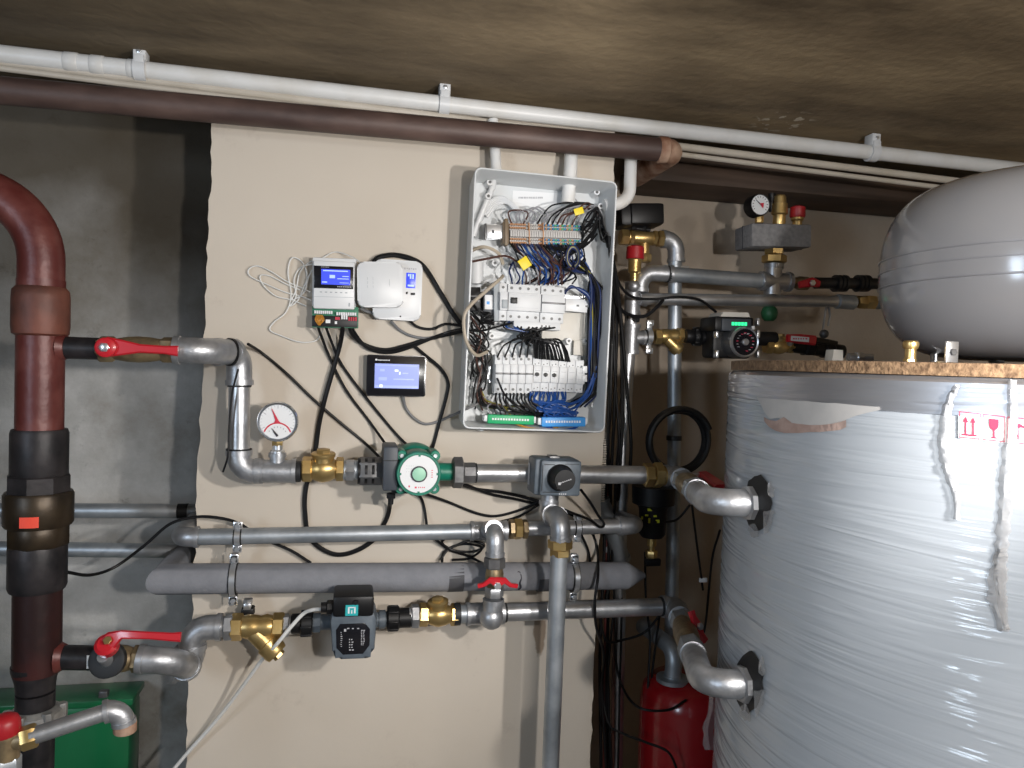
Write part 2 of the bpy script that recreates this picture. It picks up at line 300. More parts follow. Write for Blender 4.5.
class MB:
    def __init__(s): s.bm = bmesh.new()
    def tube(s, pts, r, seg=12, cap=True):
        pts = [V(p) for p in pts]; n = len(pts)
        rs = r if isinstance(r, (list, tuple)) else [r]*n
        t0 = (pts[1]-pts[0]).normalized(); x, y, _ = frame_of(t0); rings = []
        for i in range(n):
            if i == 0: t = t0
            elif i == n-1: t = (pts[i]-pts[i-1]).normalized()
            else: t = ((pts[i+1]-pts[i]).normalized()+(pts[i]-pts[i-1]).normalized()).normalized()
            x = (x - t*x.dot(t)).normalized(); y = t.cross(x)
            k = 1.
            if 0 < i < n-1:
                c = max(.5, t.dot((pts[i]-pts[i-1]).normalized())); k = 1/c if c < .97 else 1.
                ax = ((pts[i+1]-pts[i]).normalized()-(pts[i]-pts[i-1]).normalized())
                if k > 1.001 and ax.length > 1e-6: ax.normalize()
                else: ax = None
            else: ax = None
            ring = []
            for j in range(seg):
                a = 2*PI*j/seg; o = (x*math.cos(a)+y*math.sin(a))*rs[i]
                if ax is not None: o += ax*o.dot(ax)*(k-1)
                ring.append(s.bm.verts.new(pts[i]+o))
            rings.append(ring)
        for i in range(n-1):
            for j in range(seg):
                s.bm.faces.new((rings[i][j], rings[i][(j+1)%seg], rings[i+1][(j+1)%seg], rings[i+1][j]))
        if cap: s.bm.faces.new(rings[0][::-1]); s.bm.faces.new(rings[-1])
        return s
    def lathe(s, prof, o, d, seg=24, rot=0., cap=True, uv=False):
        x, y, z = frame_of(d); o = V(o); rings = []
        for a, r in prof:
            rings.append([s.bm.verts.new(o+z*a+(x*math.cos(rot+2*PI*j/seg)+y*math.sin(rot+2*PI*j/seg))*max(r, 1e-5)) for j in range(seg)])
        ul = s.bm.loops.layers.uv.verify() if uv else None
        for i in range(len(rings)-1):
            for j in range(seg):
                f = s.bm.faces.new((rings[i][j], rings[i][(j+1)%seg], rings[i+1][(j+1)%seg], rings[i+1][j]))
                if uv:
                    rr = .5
                    for l, (jj, ii) in zip(f.loops, ((j,i),(j+1,i),(j+1,i+1),(j,i+1))):
                        l[ul].uv = (2*PI*jj/seg*rr, prof[ii][0])
        if cap: s.bm.faces.new(rings[0][::-1]); s.bm.faces.new(rings[-1])
        return s
    def hexa(s, o, d, r, h, ch=.12, rot=0., seg=6):
        return s.lathe([(0, r*(1-ch)), (h*ch, r), (h*(1-ch), r), (h, r*(1-ch))], o, d, seg, rot)
    def box(s, c, size, bevel=0., ax=None, seg=2):
        c = V(c); X, Y, Z = ax if ax else (V((1,0,0)), V((0,1,0)), V((0,0,1)))
        vs = []
        for sx in (-1,1):
            for sy in (-1,1):
                for sz in (-1,1):
                    vs.append(s.bm.verts.new(c+X*sx*size[0]/2+Y*sy*size[1]/2+Z*sz*size[2]/2))
        idx = ((0,1,3,2),(4,6,7,5),(0,4,5,1),(2,3,7,6),(0,2,6,4),(1,5,7,3))
        fs = [s.bm.faces.new([vs[i] for i in q]) for q in idx]
        if bevel:
            es = list({e for f in fs for e in f.edges})
            bmesh.ops.bevel(s.bm, geom=es, offset=bevel, segments=seg, affect='EDGES', profile=.5, clamp_overlap=True)
        return s
    def prism(s, outline, depth_vec, bevel=0.):
        d = V(depth_vec); a = [s.bm.verts.new(V(p)) for p in outline]; b = [s.bm.verts.new(V(p)+d) for p in outline]; n = len(a)
        fs = [s.bm.faces.new(a[::-1]), s.bm.faces.new(b)]
        for i in range(n): fs.append(s.bm.faces.new((a[i], a[(i+1)%n], b[(i+1)%n], b[i])))
        if bevel:
            bmesh.ops.bevel(s.bm, geom=list(fs[1].edges), offset=bevel, segments=2, affect='EDGES', profile=.5, clamp_overlap=True)
        return s
    def bar(s, pts, ws, th, nrm):
        pts = [V(p) for p in pts]; n = len(pts); N_ = V(nrm).normalized(); rings = []
        ws = ws if isinstance(ws, (list, tuple)) else [ws]*n
        for i in range(n):
            t = (pts[min(i+1,n-1)]-pts[max(i-1,0)]).normalized()
            nn = (N_-t*N_.dot(t)).normalized(); w = t.cross(nn)
            h = ws[i]/2; c = min(h*.35, th*.35)
            co = [(-h, -th/2+c), (-h, th/2-c), (-h+c, th/2), (h-c, th/2), (h, th/2-c), (h, -th/2+c), (h-c, -th/2), (-h+c, -th/2)]
            rings.append([s.bm.verts.new(pts[i]+w*a+nn*b) for a, b in co])
        for i in range(n-1):
            for j in range(8): s.bm.faces.new((rings[i][j], rings[i][(j+1)%8], rings[i+1][(j+1)%8], rings[i+1][j]))
        s.bm.faces.new(rings[0][::-1]); s.bm.faces.new(rings[-1]); return s
    def ball(s, c, r, sx=(1,1,1), seg=16):
        m = Matrix.Translation(V(c)) @ Matrix.Diagonal((r*sx[0], r*sx[1], r*sx[2], 1))
        bmesh.ops.create_uvsphere(s.bm, u_segments=seg, v_segments=seg//2, radius=1, matrix=m); return s
    def poly(s, pts):
        s.bm.faces.new([s.bm.verts.new(V(p)) for p in pts]); return s
    def grid(s, rows):
        g = [[s.bm.verts.new(V(p)) for p in r] for r in rows]
        for i in range(len(g)-1):
            for j in range(len(g[0])-1): s.bm.faces.new((g[i][j], g[i][j+1], g[i+1][j+1], g[i+1][j]))
        return s

COL = bpy.context.scene.collection
def link(name, b, mat, sharp=38):
    bmesh.ops.recalc_face_normals(b.bm, faces=b.bm.faces)
    vs = [v.co for v in b.bm.verts]
    lo = V((min(v.x for v in vs), min(v.y for v in vs), min(v.z for v in vs))); hi = V((max(v.x for v in vs), max(v.y for v in vs), max(v.z for v in vs)))
    c = V(((lo.x+hi.x)/2, (lo.y+hi.y)/2, lo.z))
    bmesh.ops.translate(b.bm, verts=b.bm.verts, vec=-c)
    me = bpy.data.meshes.new(name); b.bm.to_mesh(me); b.bm.free()
    me.polygons.foreach_set('use_smooth', [True]*len(me.polygons)); me.set_sharp_from_angle(angle=math.radians(sharp))
    me.materials.append(M[mat] if isinstance(mat, str) else mat)
    o = bpy.data.objects.new(name, me); COL.objects.link(o); o.location = c
    return o
def tag(o, label=None, cat=None, group=None, kind=None):
    if label: o['label'] = label
    if cat: o['category'] = cat
    if group: o['group'] = group
    if kind: o['kind'] = kind
    return o
def thing(name, label, cat, at, group=None):
    o = bpy.data.objects.new(name, None); COL.objects.link(o); o.location = V(at); o.empty_display_size = .03
    return tag(o, label, cat, group)
ABS = {}
def wloc(o):
    l = V(o.location); p = o.parent
    while p: l = l+V(p.location); p = p.parent
    return l
def part(name, b, mat, parent, label=None, kind=None):
    o = link(name, b, mat); o.location = V(o.location)-wloc(parent); o.parent = parent
    return tag(o, label, None, None, kind)
def solo(name, b, mat, label, cat, group=None):
    return tag(link(name, b, mat), label, cat, group)
def struct(name, b, mat):
    return tag(link(name, b, mat), None, None, None, 'structure')
def copy_tree(o, delta=None):
    c = o.copy(); COL.objects.link(c)
    if delta is not None: c.location = V(o.location)+delta
    for ch in list(o.children):
        d = ch.copy(); COL.objects.link(d); d.parent = c
        for g in list(ch.children):
            e = g.copy(); COL.objects.link(e); e.parent = d
    return c

X, Y, Z = V((1,0,0)), V((0,1,0)), V((0,0,1))
def strokes(b, px0, py0, px1, py1, y, n, frac=.6, jit=.35, depth=.0004):
    """a line of small printed marks between two pixels on plane y"""
    for i in range(n):
        f0 = i/n; f1 = f0+frac/n*(1-jit+jit*random.random()*2)/1.
        f1 = min(f1, (i+.95)/n)
        a = W(px0+(px1-px0)*f0, py0, y); d = W(px0+(px1-px0)*f1, py1, y)
        b.box(((a.x+d.x)/2, y-depth/2, (a.z+d.z)/2), (abs(d.x-a.x), depth, abs(a.z-d.z)))
    return b
class Quad:
    """a rectangle facing the room, found from its centre and size in the picture, on plane y"""
    def __init__(s, tl, tr, br, bl, y):
        a, b_, c, d = W(*tl, y), W(*tr, y), W(*br, y), W(*bl, y)
        s.y = y; s.c = (a+b_+c+d)/4
        s.u = ((b_-a)+(c-d)).normalized(); s.v = s.u.cross(Y)*-1
        if s.v.z < 0: s.v = -s.v
        s.w = ((b_-a).length+(c-d).length)/2; s.h = ((d-a).length+(c-b_).length)/2
        s.ax = (s.u, Y, s.v)
    def box(s, b, fx0, fz0, fx1, fz1, y0, y1, bevel=0.):   # fractions of the rectangle, z up; y0 front, y1 back (offsets from the plane)
        c = s.c+s.u*((fx0+fx1)/2-.5)*s.w+s.v*((fz0+fz1)/2-.5)*s.h+Y*((y0+y1)/2)
        return b.box(c, ((fx1-fx0)*s.w, abs(y1-y0), (fz1-fz0)*s.h), bevel, s.ax)
    def p(s, fx, fz, dy=0.): return s.c+s.u*(fx-.5)*s.w+s.v*(fz-.5)*s.h+Y*dy

exec_parts = []
# ------------------------------------------------------------------ the room
YW, YB, ZC = 2.15, 1.80, 2.003
struct('floor', MB().box((.6,-.2,-.05), (5.2,6,.1)), 'floor')
# ceiling keeps its local origin at the world origin height so the paint flakes sit where they are
def raw(name, b, mat):
    bmesh.ops.recalc_face_normals(b.bm, faces=b.bm.faces)
    me = bpy.data.meshes.new(name); b.bm.to_mesh(me); b.bm.free(); me.materials.append(M[mat])
    o = bpy.data.objects.new(name, me); COL.objects.link(o); o['kind'] = 'structure'; return o
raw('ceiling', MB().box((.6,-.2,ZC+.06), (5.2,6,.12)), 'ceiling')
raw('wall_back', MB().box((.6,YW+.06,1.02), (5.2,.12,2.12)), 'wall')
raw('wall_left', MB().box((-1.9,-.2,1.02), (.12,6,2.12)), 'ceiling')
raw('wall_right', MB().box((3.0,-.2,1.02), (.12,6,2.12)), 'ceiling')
# hollow partition panel with ragged side edges
def partition():
    b = MB(); x0t, x0b = W(213,125,YB).x, W(186,768,YB).x; x1t, x1b = W(614,170,YB).x, W(590,768,YB).x
    zt = W(400,99.2,1.77).z; zb0 = .0; n = 90
    L_, R_ = [], []
    zr = W(213,125,YB).z; zl = W(186,768,YB).z
    for i in range(n+1):
        z = zt+(zb0-zt)*i/n; f = (zr-z)/(zr-zl)
        L_.append(V((x0t+(x0b-x0t)*f+random.uniform(-.004,.003), YB, z)))
        R_.append(V((x1t+(x1b-x1t)*f+random.uniform(-.002,.003), YB, z)))
    g = [[L_[i], R_[i], R_[i]+V((0,.10,0)), L_[i]+V((random.uniform(0,.012),.10,0)), L_[i]] for i in range(n+1)]
    b.grid(g); b.poly(g[0][:4]); b.poly(g[-1][:4][::-1])
    return b, R_
pb, Redge = partition()
board = raw('wall_panel', pb, 'board')
b = MB()
for i in range(0, 130):
    f = i/130; z = 1.80-.80*f
    # corrugated broken edge of the hollow panel
    k = (1.72-z); x = Redge[0].x+(Redge[-1].x-Redge[0].x)*((ZC-z)/ZC)
    b.box((x+.004, YB+.010, z), (.014+random.uniform(0,.003), .018, .0032))
struct('trim_1', b, 'board')
b = MB()
bx0 = W(625,190,2.1).x
b.box(((bx0+2.9)/2, 2.05, 1.905), (2.9-bx0, .19, .055), .004)
b.box(((bx0+2.9)/2, 2.10, 1.965), (2.9-bx0, .02, .10))
b.box(((bx0+2.9)/2, 1.975, 1.945), (2.9-bx0, .03, .025), .006)
struct('trim_2', b, 'beam')

# ------------------------------------------------------------------ pipes under the ceiling
yc = 1.77
t = thing('conduit_pipe', 'thick white plastic conduit running under the ceiling the whole width', 'pipe', W(512,107,yc))
a, c = W(-60,47.2,yc), W(1030,170.4,yc)
part('tube', MB().tube([a, c], .0190, 18), 'whitepvc', t)
for px, py in ((72,62.1),(98,65.1),(135,69.3)):
    p = W(px,py,yc); part('joint_sleeve', MB().lathe([(-.014,.0192),(-.012,.0206),(.012,.0206),(.014,.0192)], p, (c-a), 18), 'whitepvc', t)
def saddle(px, py, label, h=.05):
    p = W(px,py,yc); b = MB()
    b.lathe([(-.012,.0192),(-.012,.0245),(.012,.0245),(.012,.0192)], p, X, 18, cap=False)
    b.box(p+V((0,.0,.032)), (.026,.034,.030), .003); b.box(p+V((0,-.012,.012)), (.022,.02,.03), .003)
    t = thing('pipe_saddle', label, 'clip', p, None)
    part('clip_body', b, 'white', t)
    part('screw', MB().hexa(p+V((0,-.0175,.034)), V((0,-1,0)), .005, .003), 'zinc', t)
saddle(141,70, 'white plastic clip on the ceiling conduit, at the far left')
saddle(444,104.2, 'white plastic clip on the ceiling conduit above the open cabinet')
saddle(872,152.5, 'white plastic clip on the ceiling conduit near the grey vessel')
for i, (y0, q0, q1, r, lab) in enumerate(((1.775,(-60,54.5),(1000,186.5),.0095,'thin white conduit tucked directly below the thick ceiling conduit'),
                                   (1.765,(-60,60.5),(1000,195),.0065,'thinnest cream conduit, the lowest of the ceiling conduits'))):
    a, c = W(*q0,y0), W(*q1,y0)
    solo('thin_conduit', MB().tube([a,c], r, 12), 'creampvc', lab, 'pipe', None)
yp = 1.70
t = thing('brown_pipe', 'rusty brown pipe under the ceiling ending in an elbow above the cabinet', 'pipe', W(400,125,yp))
a, c = W(-70,84,yp), W(662,150,yp)
part('tube', MB().tube([a,c], .0280, 24), 'ceilpipe', t)
d = (c-a).normalized()
part('elbow', MB().tube(fillet([c-d*.0, c+d*.032, c+d*.032+Y*.25], .033, 8), .0295, 24), 'rust', t, 'bare rusty elbow turning back to the wall')
part('weld_collar', MB().lathe([(-.012,.0285),(-.008,.032),(.010,.032),(.014,.0285)], c, d, 24), 'rust', t)

def stub(px, py, r, y0=1.76, y1=1.74):  # conduit stubs dropping into the cabinet
    pass
# ------------------------------------------------------------------ generic fittings
def ring(b, p, d, r, w, k=1.14):
    b.lathe([(-w/2, r), (-w/2, r*k), (w/2, r*k), (w/2, r)], p, d, 22, cap=False)
def elbow(parent, pts, r, rad=None, mat='malleable', k=1.14, name='elbow', n=8):
    f = fillet(pts, rad or r*1.7, n)
    part(name, MB().tube(f, r*k, 22), mat, parent)
    d0 = (f[1]-f[0]).normalized(); d1 = (f[-1]-f[-2]).normalized()
    for q_, d_ in ((f[0]+d0*r*.25, d0), (f[-1]-d1*r*.25, d1)):
        b = MB(); ring(b, q_, d_, r*k*.98, r*.5, 1.12); part('elbow_collar', b, mat, parent)
def section(parent, pts, r, mat='galv', name='pipe_section', rad=None):
    part(name, MB().tube(fillet(pts, rad or r*2), r, 22), mat, parent)
def seal(parent, p, d, r, w=.010):
    b = MB(); b.lathe([(-w/2, r*.9), (-w/2, r), (w/2, r), (w/2, r*.9)], p, d, 20); part('thread_seal', b, 'gasket', parent)
def hexbody(o, d, r, segs):
    pass
def lever(parent, pts, ws, th, nrm, hub, hubd, hr):
    h = part('lever_handle', MB().bar(pts, ws, th, nrm), 'redlever', parent)
    part('lever_hub', MB().lathe([(0,hr),(.007,hr),(.009,hr*.85)], hub, hubd, 18), 'redlever', h)
    part('nut', MB().hexa(V(hub)+V(hubd)*.009, hubd, hr*.48, .006), 'zinc', h)

# ------------------------------------------------------------------ red riser
yr = 1.60
def RP(px, py): return W(px, py, yr)
rr = S(40,400,yr,24.6)*.87
axx = lambda py: 39.5 + (430-py)*.012       # riser axis leans very little in the picture
t = riser = thing('heating_riser', 'thick red-brown steel riser pipe with bend, on the left', 'pipe', V((RP(30,900).x, yr, 0)))
b = MB()
b.tube([RP(axx(280),280), RP(axx(440),440)], rr, 30); part('upper_pipe', b, 'redrust', t)
part('bend', MB().tube(fillet([RP(axx(310),310), RP(42,205), RP(-110,165)+V((0,.0,0))], .135, 14), rr*.97, 30), 'redrust', t)
b = MB(); b.lathe([(0,rr*1.02),(.004,rr*1.16),(.02,rr*1.2),(.075,rr*1.19),(.088,rr*1.16),(.095,rr*1.02)], RP(axx(336),336), RP(axx(280),280)-RP(axx(336),336), 30)
part('welded_sleeve', b, 'redrust2', t)
up = (RP(axx(400),400)-RP(axx(600),600)).normalized()
def rseg(name, y0, y1, kw, mat, seg=30, label=None):
    p = RP(axx((y0+y1)/2)-(0 if y0 < 540 else .5), y1); h = (RP(40,y0)-RP(40,y1)).length; r = S(40,y0,yr,kw/2)*.87
    part(name, MB().lathe([(0,r*.95),(h*.08,r),(h*.92,r),(h,r*.95)], p, up, seg), mat, t, label)
rseg('black_sleeve', 429, 478, 59, 'riserblack')
rseg('union_nut', 474, 494, 66, 'riserblack', 8)
rseg('union_body', 491, 525, 71, 'riserbrass')
rseg('lower_nut', 522, 545, 65, 'riserbrass', 8)
rseg('lower_sleeve', 543, 589, 60, 'riserblack')
part('lower_pipe', MB().tube([RP(axx(585),585), RP(37,672)], S(40,640,yr,25*.87), 30), 'redblack', t, 'sooty dark red lower pipe')
part('reducer', MB().lathe([(0,S(40,680,yr,20*.87)),(.02,S(40,680,yr,21*.87)),(.045,S(40,680,yr,25*.87)),(.052,S(40,680,yr,25*.87))], RP(35.5,690), up, 30), 'riserblack', t)
part('lower_neck', MB().tube([RP(35.5,692), RP(35,712)], S(40,680,yr,20*.87), 30), 'riserblack', t)
b = MB(); fr = S(40,712,yr,27*.87); b.lathe([(0,fr),(.012,fr*1.08),(.026,fr*1.02),(.034,fr*.8)], RP(35,724), up, 30)
fl = part('flange', b, 'flange', t)
for k in range(6):
    a = k*PI/3+.3; p = RP(35,722)+V((math.cos(a)*fr*.98, math.sin(a)*fr*.98, 0))
    part('bolt', MB().hexa(p, Z, .010, .03), 'flange', fl)
part('lower_neck', MB().tube([RP(35,731), V((RP(30,900).x, yr, 0))], S(40,760,yr,20*.87), 30), 'riserblack', t)
st = RP(42,516); rs_ = S(40,516,yr,35.5*.87)
b = MB(); rows = []
for i in range(7):
    row = []
    for j in range(2):
        px = 33+18*i/6; z = RP(42, 521.5-10.5*j).z
        x = RP(px,516).x; cx = RP(axx(508),508).x; dx = x-cx
        row.append(V((x, yr-math.sqrt(max(rs_*rs_-dx*dx, 0))-.0012, z)))
    rows.append(row)
b.grid(rows); part('sticker', b, 'orange', t, 'small orange sticker')
part('branch_stub', MB().tube([RP(48,347), RP(103,349)], S(80,347,yr,11.2), 22), 'riserblack', t)
part('branch_weld', MB().lathe([(0,.030),(.012,.0235)], RP(60,347)+V((0,0,0)), X, 22), 'redrust', t)
part('branch_stub', MB().tube([RP(45,657), RP(100,658)], S(80,657,yr,12), 22), 'riserblack', t)
part('branch_weld', MB().lathe([(0,.031),(.012,.0245)], RP(58,657), X, 22), 'redrust', t)

# ball valve on the upper stub
def valve_body(parent, p0, p1, r, mat='brass_dark', hexmat=None):
    d = (p1-p0); L_ = d.length; d.normalize(); hexmat = hexmat or mat
    part('body', MB().lathe([(L_*.18,r*.98),(L_*.24,r*1.02),(L_*.36,r*1.16),(L_*.5,r*1.22),(L_*.64,r*1.16),(L_*.76,r*1.02),(L_*.82,r*.98)], p0, d, 24), mat, parent)
    part('end_nut', MB().hexa(p0, d, r*1.22, L_*.22, .15, .3, 6), hexmat, parent)
    part('end_nut', MB().hexa(p1-d*L_*.22, d, r*1.22, L_*.22, .15, .3, 6), hexmat, parent)
rv = S(130,350,yr,10.8)
t = thing('ball_valve', 'ball valve with long red lever on the upper stub of the riser', 'valve', RP(135,362))
valve_body(t, RP(98,349), RP(178,350), rv)
p = RP(107,348)+V((0,-rv*1.25,0))
part('stem', MB().lathe([(0,.011),(.02,.011)], RP(107,348)+V((0,-rv*.8,0)), -Y, 16), 'brass', t)
yl = yr-rv*1.25-.01
lever(t, [W(107,347,yl), W(122,347.5,yl), W(140,348.5,yl), W(165,350,yl), W(178,351,yl)], [.040,.030,.017,.016,.021], .009, -Y, W(107,347.5,yl)+V((0,-.004,0)), -Y, .019)
t2 = thing('ball_valve', 'ball valve with raised red lever on the lower stub of the riser', 'valve', RP(118,672))
valve_body(t2, RP(96,658), RP(142,659), S(118,657,yr,11))
hub = RP(113,655)
part('seal_ring', MB().lathe([(0,.030),(.004,.034),(.018,.034),(.02,.028)], RP(113,656)+V((0,-.018,0)), V((-.1,-.85,.25)), 24), 'gasket', t2)
part('stem', MB().lathe([(0,.013),(.028,.011)], hub+V((0,-.03,0)), V((-.1,-.7,.55)), 16), 'zinc', t2)
hb = W(109,645,yr-.06)
lv = part('lever_handle', MB().bar([W(103,646,yr-.06), W(112,640,yr-.062), W(122,634.5,yr-.064), W(150,635.5,yr-.066), W(172,637,yr-.066), W(181,637,yr-.066)], [.030,.034,.016,.014,.016,.019], .011, V((0,-.9,.35)), ), 'redlever', t2)
part('lever_hub', MB().lathe([(0,.021),(.016,.021),(.021,.015)], W(108,647,yr-.05), V((0,-.8,.6)), 18), 'redlever', lv)
part('nut', MB().hexa(W(108,641,yr-.068), V((0,-.8,.6)), .008, .006), 'brass', lv)
part('paint_mark', MB().box(RP(93.5,657)+V((0,-S(80,657,yr,12)-.0006,0)), (.009,.0012,.026)), 'whiteface', t2, 'white paper tag stuck at the valve end')

# ------------------------------------------------------------------ loop A (upper circuit)
yA = 1.70; rA = S(242,420,yA,10.3)
t = thing('steel_pipe', 'galvanised pipe dropping from the upper riser valve to the gauge, two elbows', 'pipe', W(240,480,yA))
elbow(t, [W(174,350,yr), W(207,351,yr), W(234,352,yA-.01)], rA*1.02, .05, k=1.16)
elbow(t, [W(216,352,1.65), W(239,352,yA), W(239.5,385,yA)], rA, .032, k=1.2)
section(t, [W(239.5,372,yA), W(239,456,yA)], rA, 'galv')
seal(t, W(239.5,385,yA), Z, rA*1.12, .008); seal(t, W(239,450,yA), Z, rA*1.1, .007)
elbow(t, [W(239,450,yA), W(239,471,yA), W(260,471,yA)], rA, .034, k=1.14)
t = thing('gauge_tee', 'galvanised tee carrying the round dial gauge', 'tee', W(277,484,yA))
part('tee_body', MB().tube([W(259,471,yA), W(296,471.5,yA)], rA*1.12, 22).tube([W(277,470,yA), W(277.5,456,yA)], rA*.72, 20), 'malleable', t)
b = MB(); ring(b, W(261,471,yA), X, rA*1.1, .009, 1.12); ring(b, W(294,471,yA), X, rA*1.1, .009, 1.12); ring(b, W(277.5,455,yA), Z, rA*.72, .010, 1.18)
part('collar', b, 'malleable', t)
seal(t, W(258.5,471,yA), X, rA*1.08); seal(t, W(298,471.5,yA), X, rA*1.06, .013)
# dial gauge
gc = W(278,421.5,yA-.035); gr = S(278,421,yA,19.6)
t = thing('dial_gauge', 'round chrome dial gauge with red needle on the galvanised tee', 'gauge', W(277,452,yA))
part('stem', MB().lathe([(0,rA*.7),(.007,rA*.7),(.010,rA*.5),(.02,rA*.5)], W(277.5,454,yA), Z, 20), 'zinc', t)
part('stem_nut', MB().hexa(W(277.5,446,yA), Z, rA*.56, .018), 'brass', t)
part('case', MB().lathe([(0,gr*.80),(.006,gr*.93),(.028,gr*.95),(.034,gr),(.042,gr),(.045,gr*.95),(.0445,gr*.86),(.041,gr*.83)], gc+Y*.035, -Y, 40), 'chrome', t)
yf = gc.y-.0072
dial = part('dial', MB().lathe([(0,gr*.835),(.0012,gr*.835)], gc+Y*(-.006), -Y, 40), 'whiteface', t)
def gd(r_, a, dy=0): return V((gc.x+gr*r_*math.sin(a), yf-dy, gc.z+gr*r_*math.cos(a)))
b = MB()
for k in range(21):
    a = -2.0+4.0*k/20; b.bar([gd(.74 if k%5 else .66, a), gd(.82, a)], .0010 if k%5 else .0016, .0006, -Y)
part('tick_marks', b, 'greyink', dial)
for k, s_ in enumerate(('',)*0): pass
arc = [V((gc.x+gr*.66*math.sin(a), yf, gc.z-gr*.72+gr*.66*math.cos(a))) for a in [-1.25+2.5*i/16 for i in range(17)]]
part('red_arc', MB().bar(arc, .0032, .0008, -Y), 'redneedle', dial)
nd = part('red_needle', MB().bar([gd(0,0,.002)+V((.0005,0,-.002)), gd(.35,-.42,.002), gd(.72,-.42,.002)], [.0075,.0035,.0012], .001, -Y), 'redneedle', dial)
b = MB().poly([gd(.18,-1.9,.0022), gd(.20,-.4,.0022), gd(.18,1.9,.0022)]); part('needle_hub', b, 'redneedle', dial)
part('small_needle', MB().bar([gd(.72,PI-.02,.002), gd(.50,PI+.35,.002), gd(.42,PI+.62,.002)], [.005,.003,.001], .001, -Y), 'blackink', dial)
b = MB()
for k in range(7):
    a = -1.0+2.0*k/6; q = V((gc.x+gr*.46*math.sin(a), yf, gc.z-gr*.72+gr*.46*math.cos(a))); b.box(q, (.0022,.0006,.0030))
part('small_scale', b, 'greyink', dial)
# check valve (used twice)
def check_valve(label, px0, px1, py, y, r, capdx=0):
    cx = (px0+px1)/2; t = thing('check_valve', label, 'valve', W(cx,py+14,y))
    a, c = W(px0,py,y), W(px1,py,y); L_ = (c-a).length; d = (c-a).normalized()
    part('body', MB().lathe([(L_*.2,r*.92),(L_*.32,r*1.18),(L_*.5,r*1.35),(L_*.68,r*1.18),(L_*.8,r*.92)], a, d, 26), 'brass', t)
    part('end_nut', MB().hexa(a, d, r*1.28, L_*.24, .12, .2), 'brass', t)
    part('end_nut', MB().hexa(c-d*L_*.2, d, r*1.22, L_*.2, .12, .2), 'brass', t)
    m = (a+c)/2; up_ = V((capdx,-.12,1)).normalized()
    part('bonnet', MB().lathe([(0,r*1.1),(r*1.0,r*1.05),(r*1.3,r*1.05)], m, up_, 24), 'brass', t)
    part('bonnet_cap', MB().lathe([(0,r*1.12),(r*.12,r*1.18),(r*.35,r*1.18),(r*.42,r*1.08)], m+up_*r*1.25, up_, 24).hexa(m+up_*r*1.6, up_, r*.72, r*.42), 'brass', t)
check_valve('brass check valve between the dial gauge and the green pump', 302, 344, 469, yA, rA)
t = thing('pipe_nipple', 'short galvanised nipple between brass check valve and green pump', 'pipe', W(350,480,yA))
section(t, [W(340,470,yA), W(364,470,yA)], rA*.98, 'galv_dull')
part('hex', MB().hexa(W(345,470,yA), X, rA*1.12, .022), 'malleable', t)
# green pump
t = thing('circulation_pump', 'green circulation pump with round white face on upper pipe', 'pump', W(419,497,yA))
pc = W(419,474,yA-.10)
axc = V((pc.x, yA, pc.z))
r22 = S(419,474,yA-.10,22.5)
part('motor_housing', MB().lathe([(0,r22*1.08),(.02,r22*1.12),(.05,r22*1.02),(.055,r22*.93),(.085,r22*.93),(.09,r22*1.0),(.145,r22*1.0),(.150,r22*.96),(.150,r22*.88),(.147,r22*.88)], axc+Y*.05, -Y, 40), 'green', t)
part('volute', MB().tube([W(384,471,yA), W(456,472,yA)], rA*.92, 22), 'green', t)
for k in range(4):
    a = PI/4+k*PI/2; q = axc+V((math.cos(a)*r22*1.06, -.045, math.sin(a)*r22*1.06))
    lg = part('bolt_lug', MB().lathe([(0,r22*.24),(.05,r22*.24),(.052,r22*.2)], q+Y*.02, -Y, 14), 'green', t)
    part('screw', MB().hexa(q-Y*.032, -Y, .005, .004), 'zinc', lg)
ff = axc+Y*(.05-.149)
fc = part('face_plate', MB().lathe([(0,r22*.845),(.0015,r22*.845)], ff, -Y, 40), 'whiteface', t, 'round white face label')
b = MB()
for k in range(4):
    a = k*PI/2; b.box(ff+V((math.cos(a)*r22*.83, -.0018, math.sin(a)*r22*.83)), (.005,.001,.005))
part('notches', b, 'green', fc)
part('centre_plug', MB().lathe([(0,r22*.30),(.004,r22*.30),(.005,r22*.26)], ff-Y*.001, -Y, 24), 'mint', fc)
part('plug_ring', MB().lathe([(.001,r22*.30),(.001,r22*.36),(.004,r22*.36),(.004,r22*.30)], ff-Y*.001, -Y, 28, cap=False), 'blackink', fc)
b = MB()
for i in range(6):
    for j in range(3): 
        q = ff+V(((-.55+.1*i)*r22, -.0018, (.1+.13*j)*r22))
        if q.x < ff.x-.01: b.box(q, (.0016,.0004,.001))
b2 = MB(); b2.box(ff+V((-.13*r22,-.0018,-.60*r22)), (.0042,.0005,.0036))
for i in range(4): b2.box(ff+V(((-.0+.085*i)*r22,-.0018,-.60*r22)), (.0018,.0005,.0026))
part('face_mark', MB().box(ff+V((-.42*r22,-.0018,-.55*r22)), (.003,.0005,.0040)), 'labelred', fc)
b3 = MB()
for i in range(4): b3.box(ff+V((.58*r22,-.0018,(.16-.1*i)*r22)), (.0034,.0005,.0016))
part('face_side_print', b3, 'labelred', fc)
part('face_print', b2, 'labelred', fc)
part('fine_print', b, 'greyink', fc)
bx = Quad((383,447),(398,447),(398,491),(383,491), yA-.085)
tb = part('terminal_box', bx.box(MB(), 0,0,1,1, 0,.10,.004), 'pumpbox', t)
part('box_seam', bx.box(MB(), -.01,.68,1.01,.70,-.0006,.09), 'black', tb)
part('rear_box', MB().box(W(404,474,yA-.02)+V((-.005,0,0)), (.05,.09,.075), .006), 'black', t)
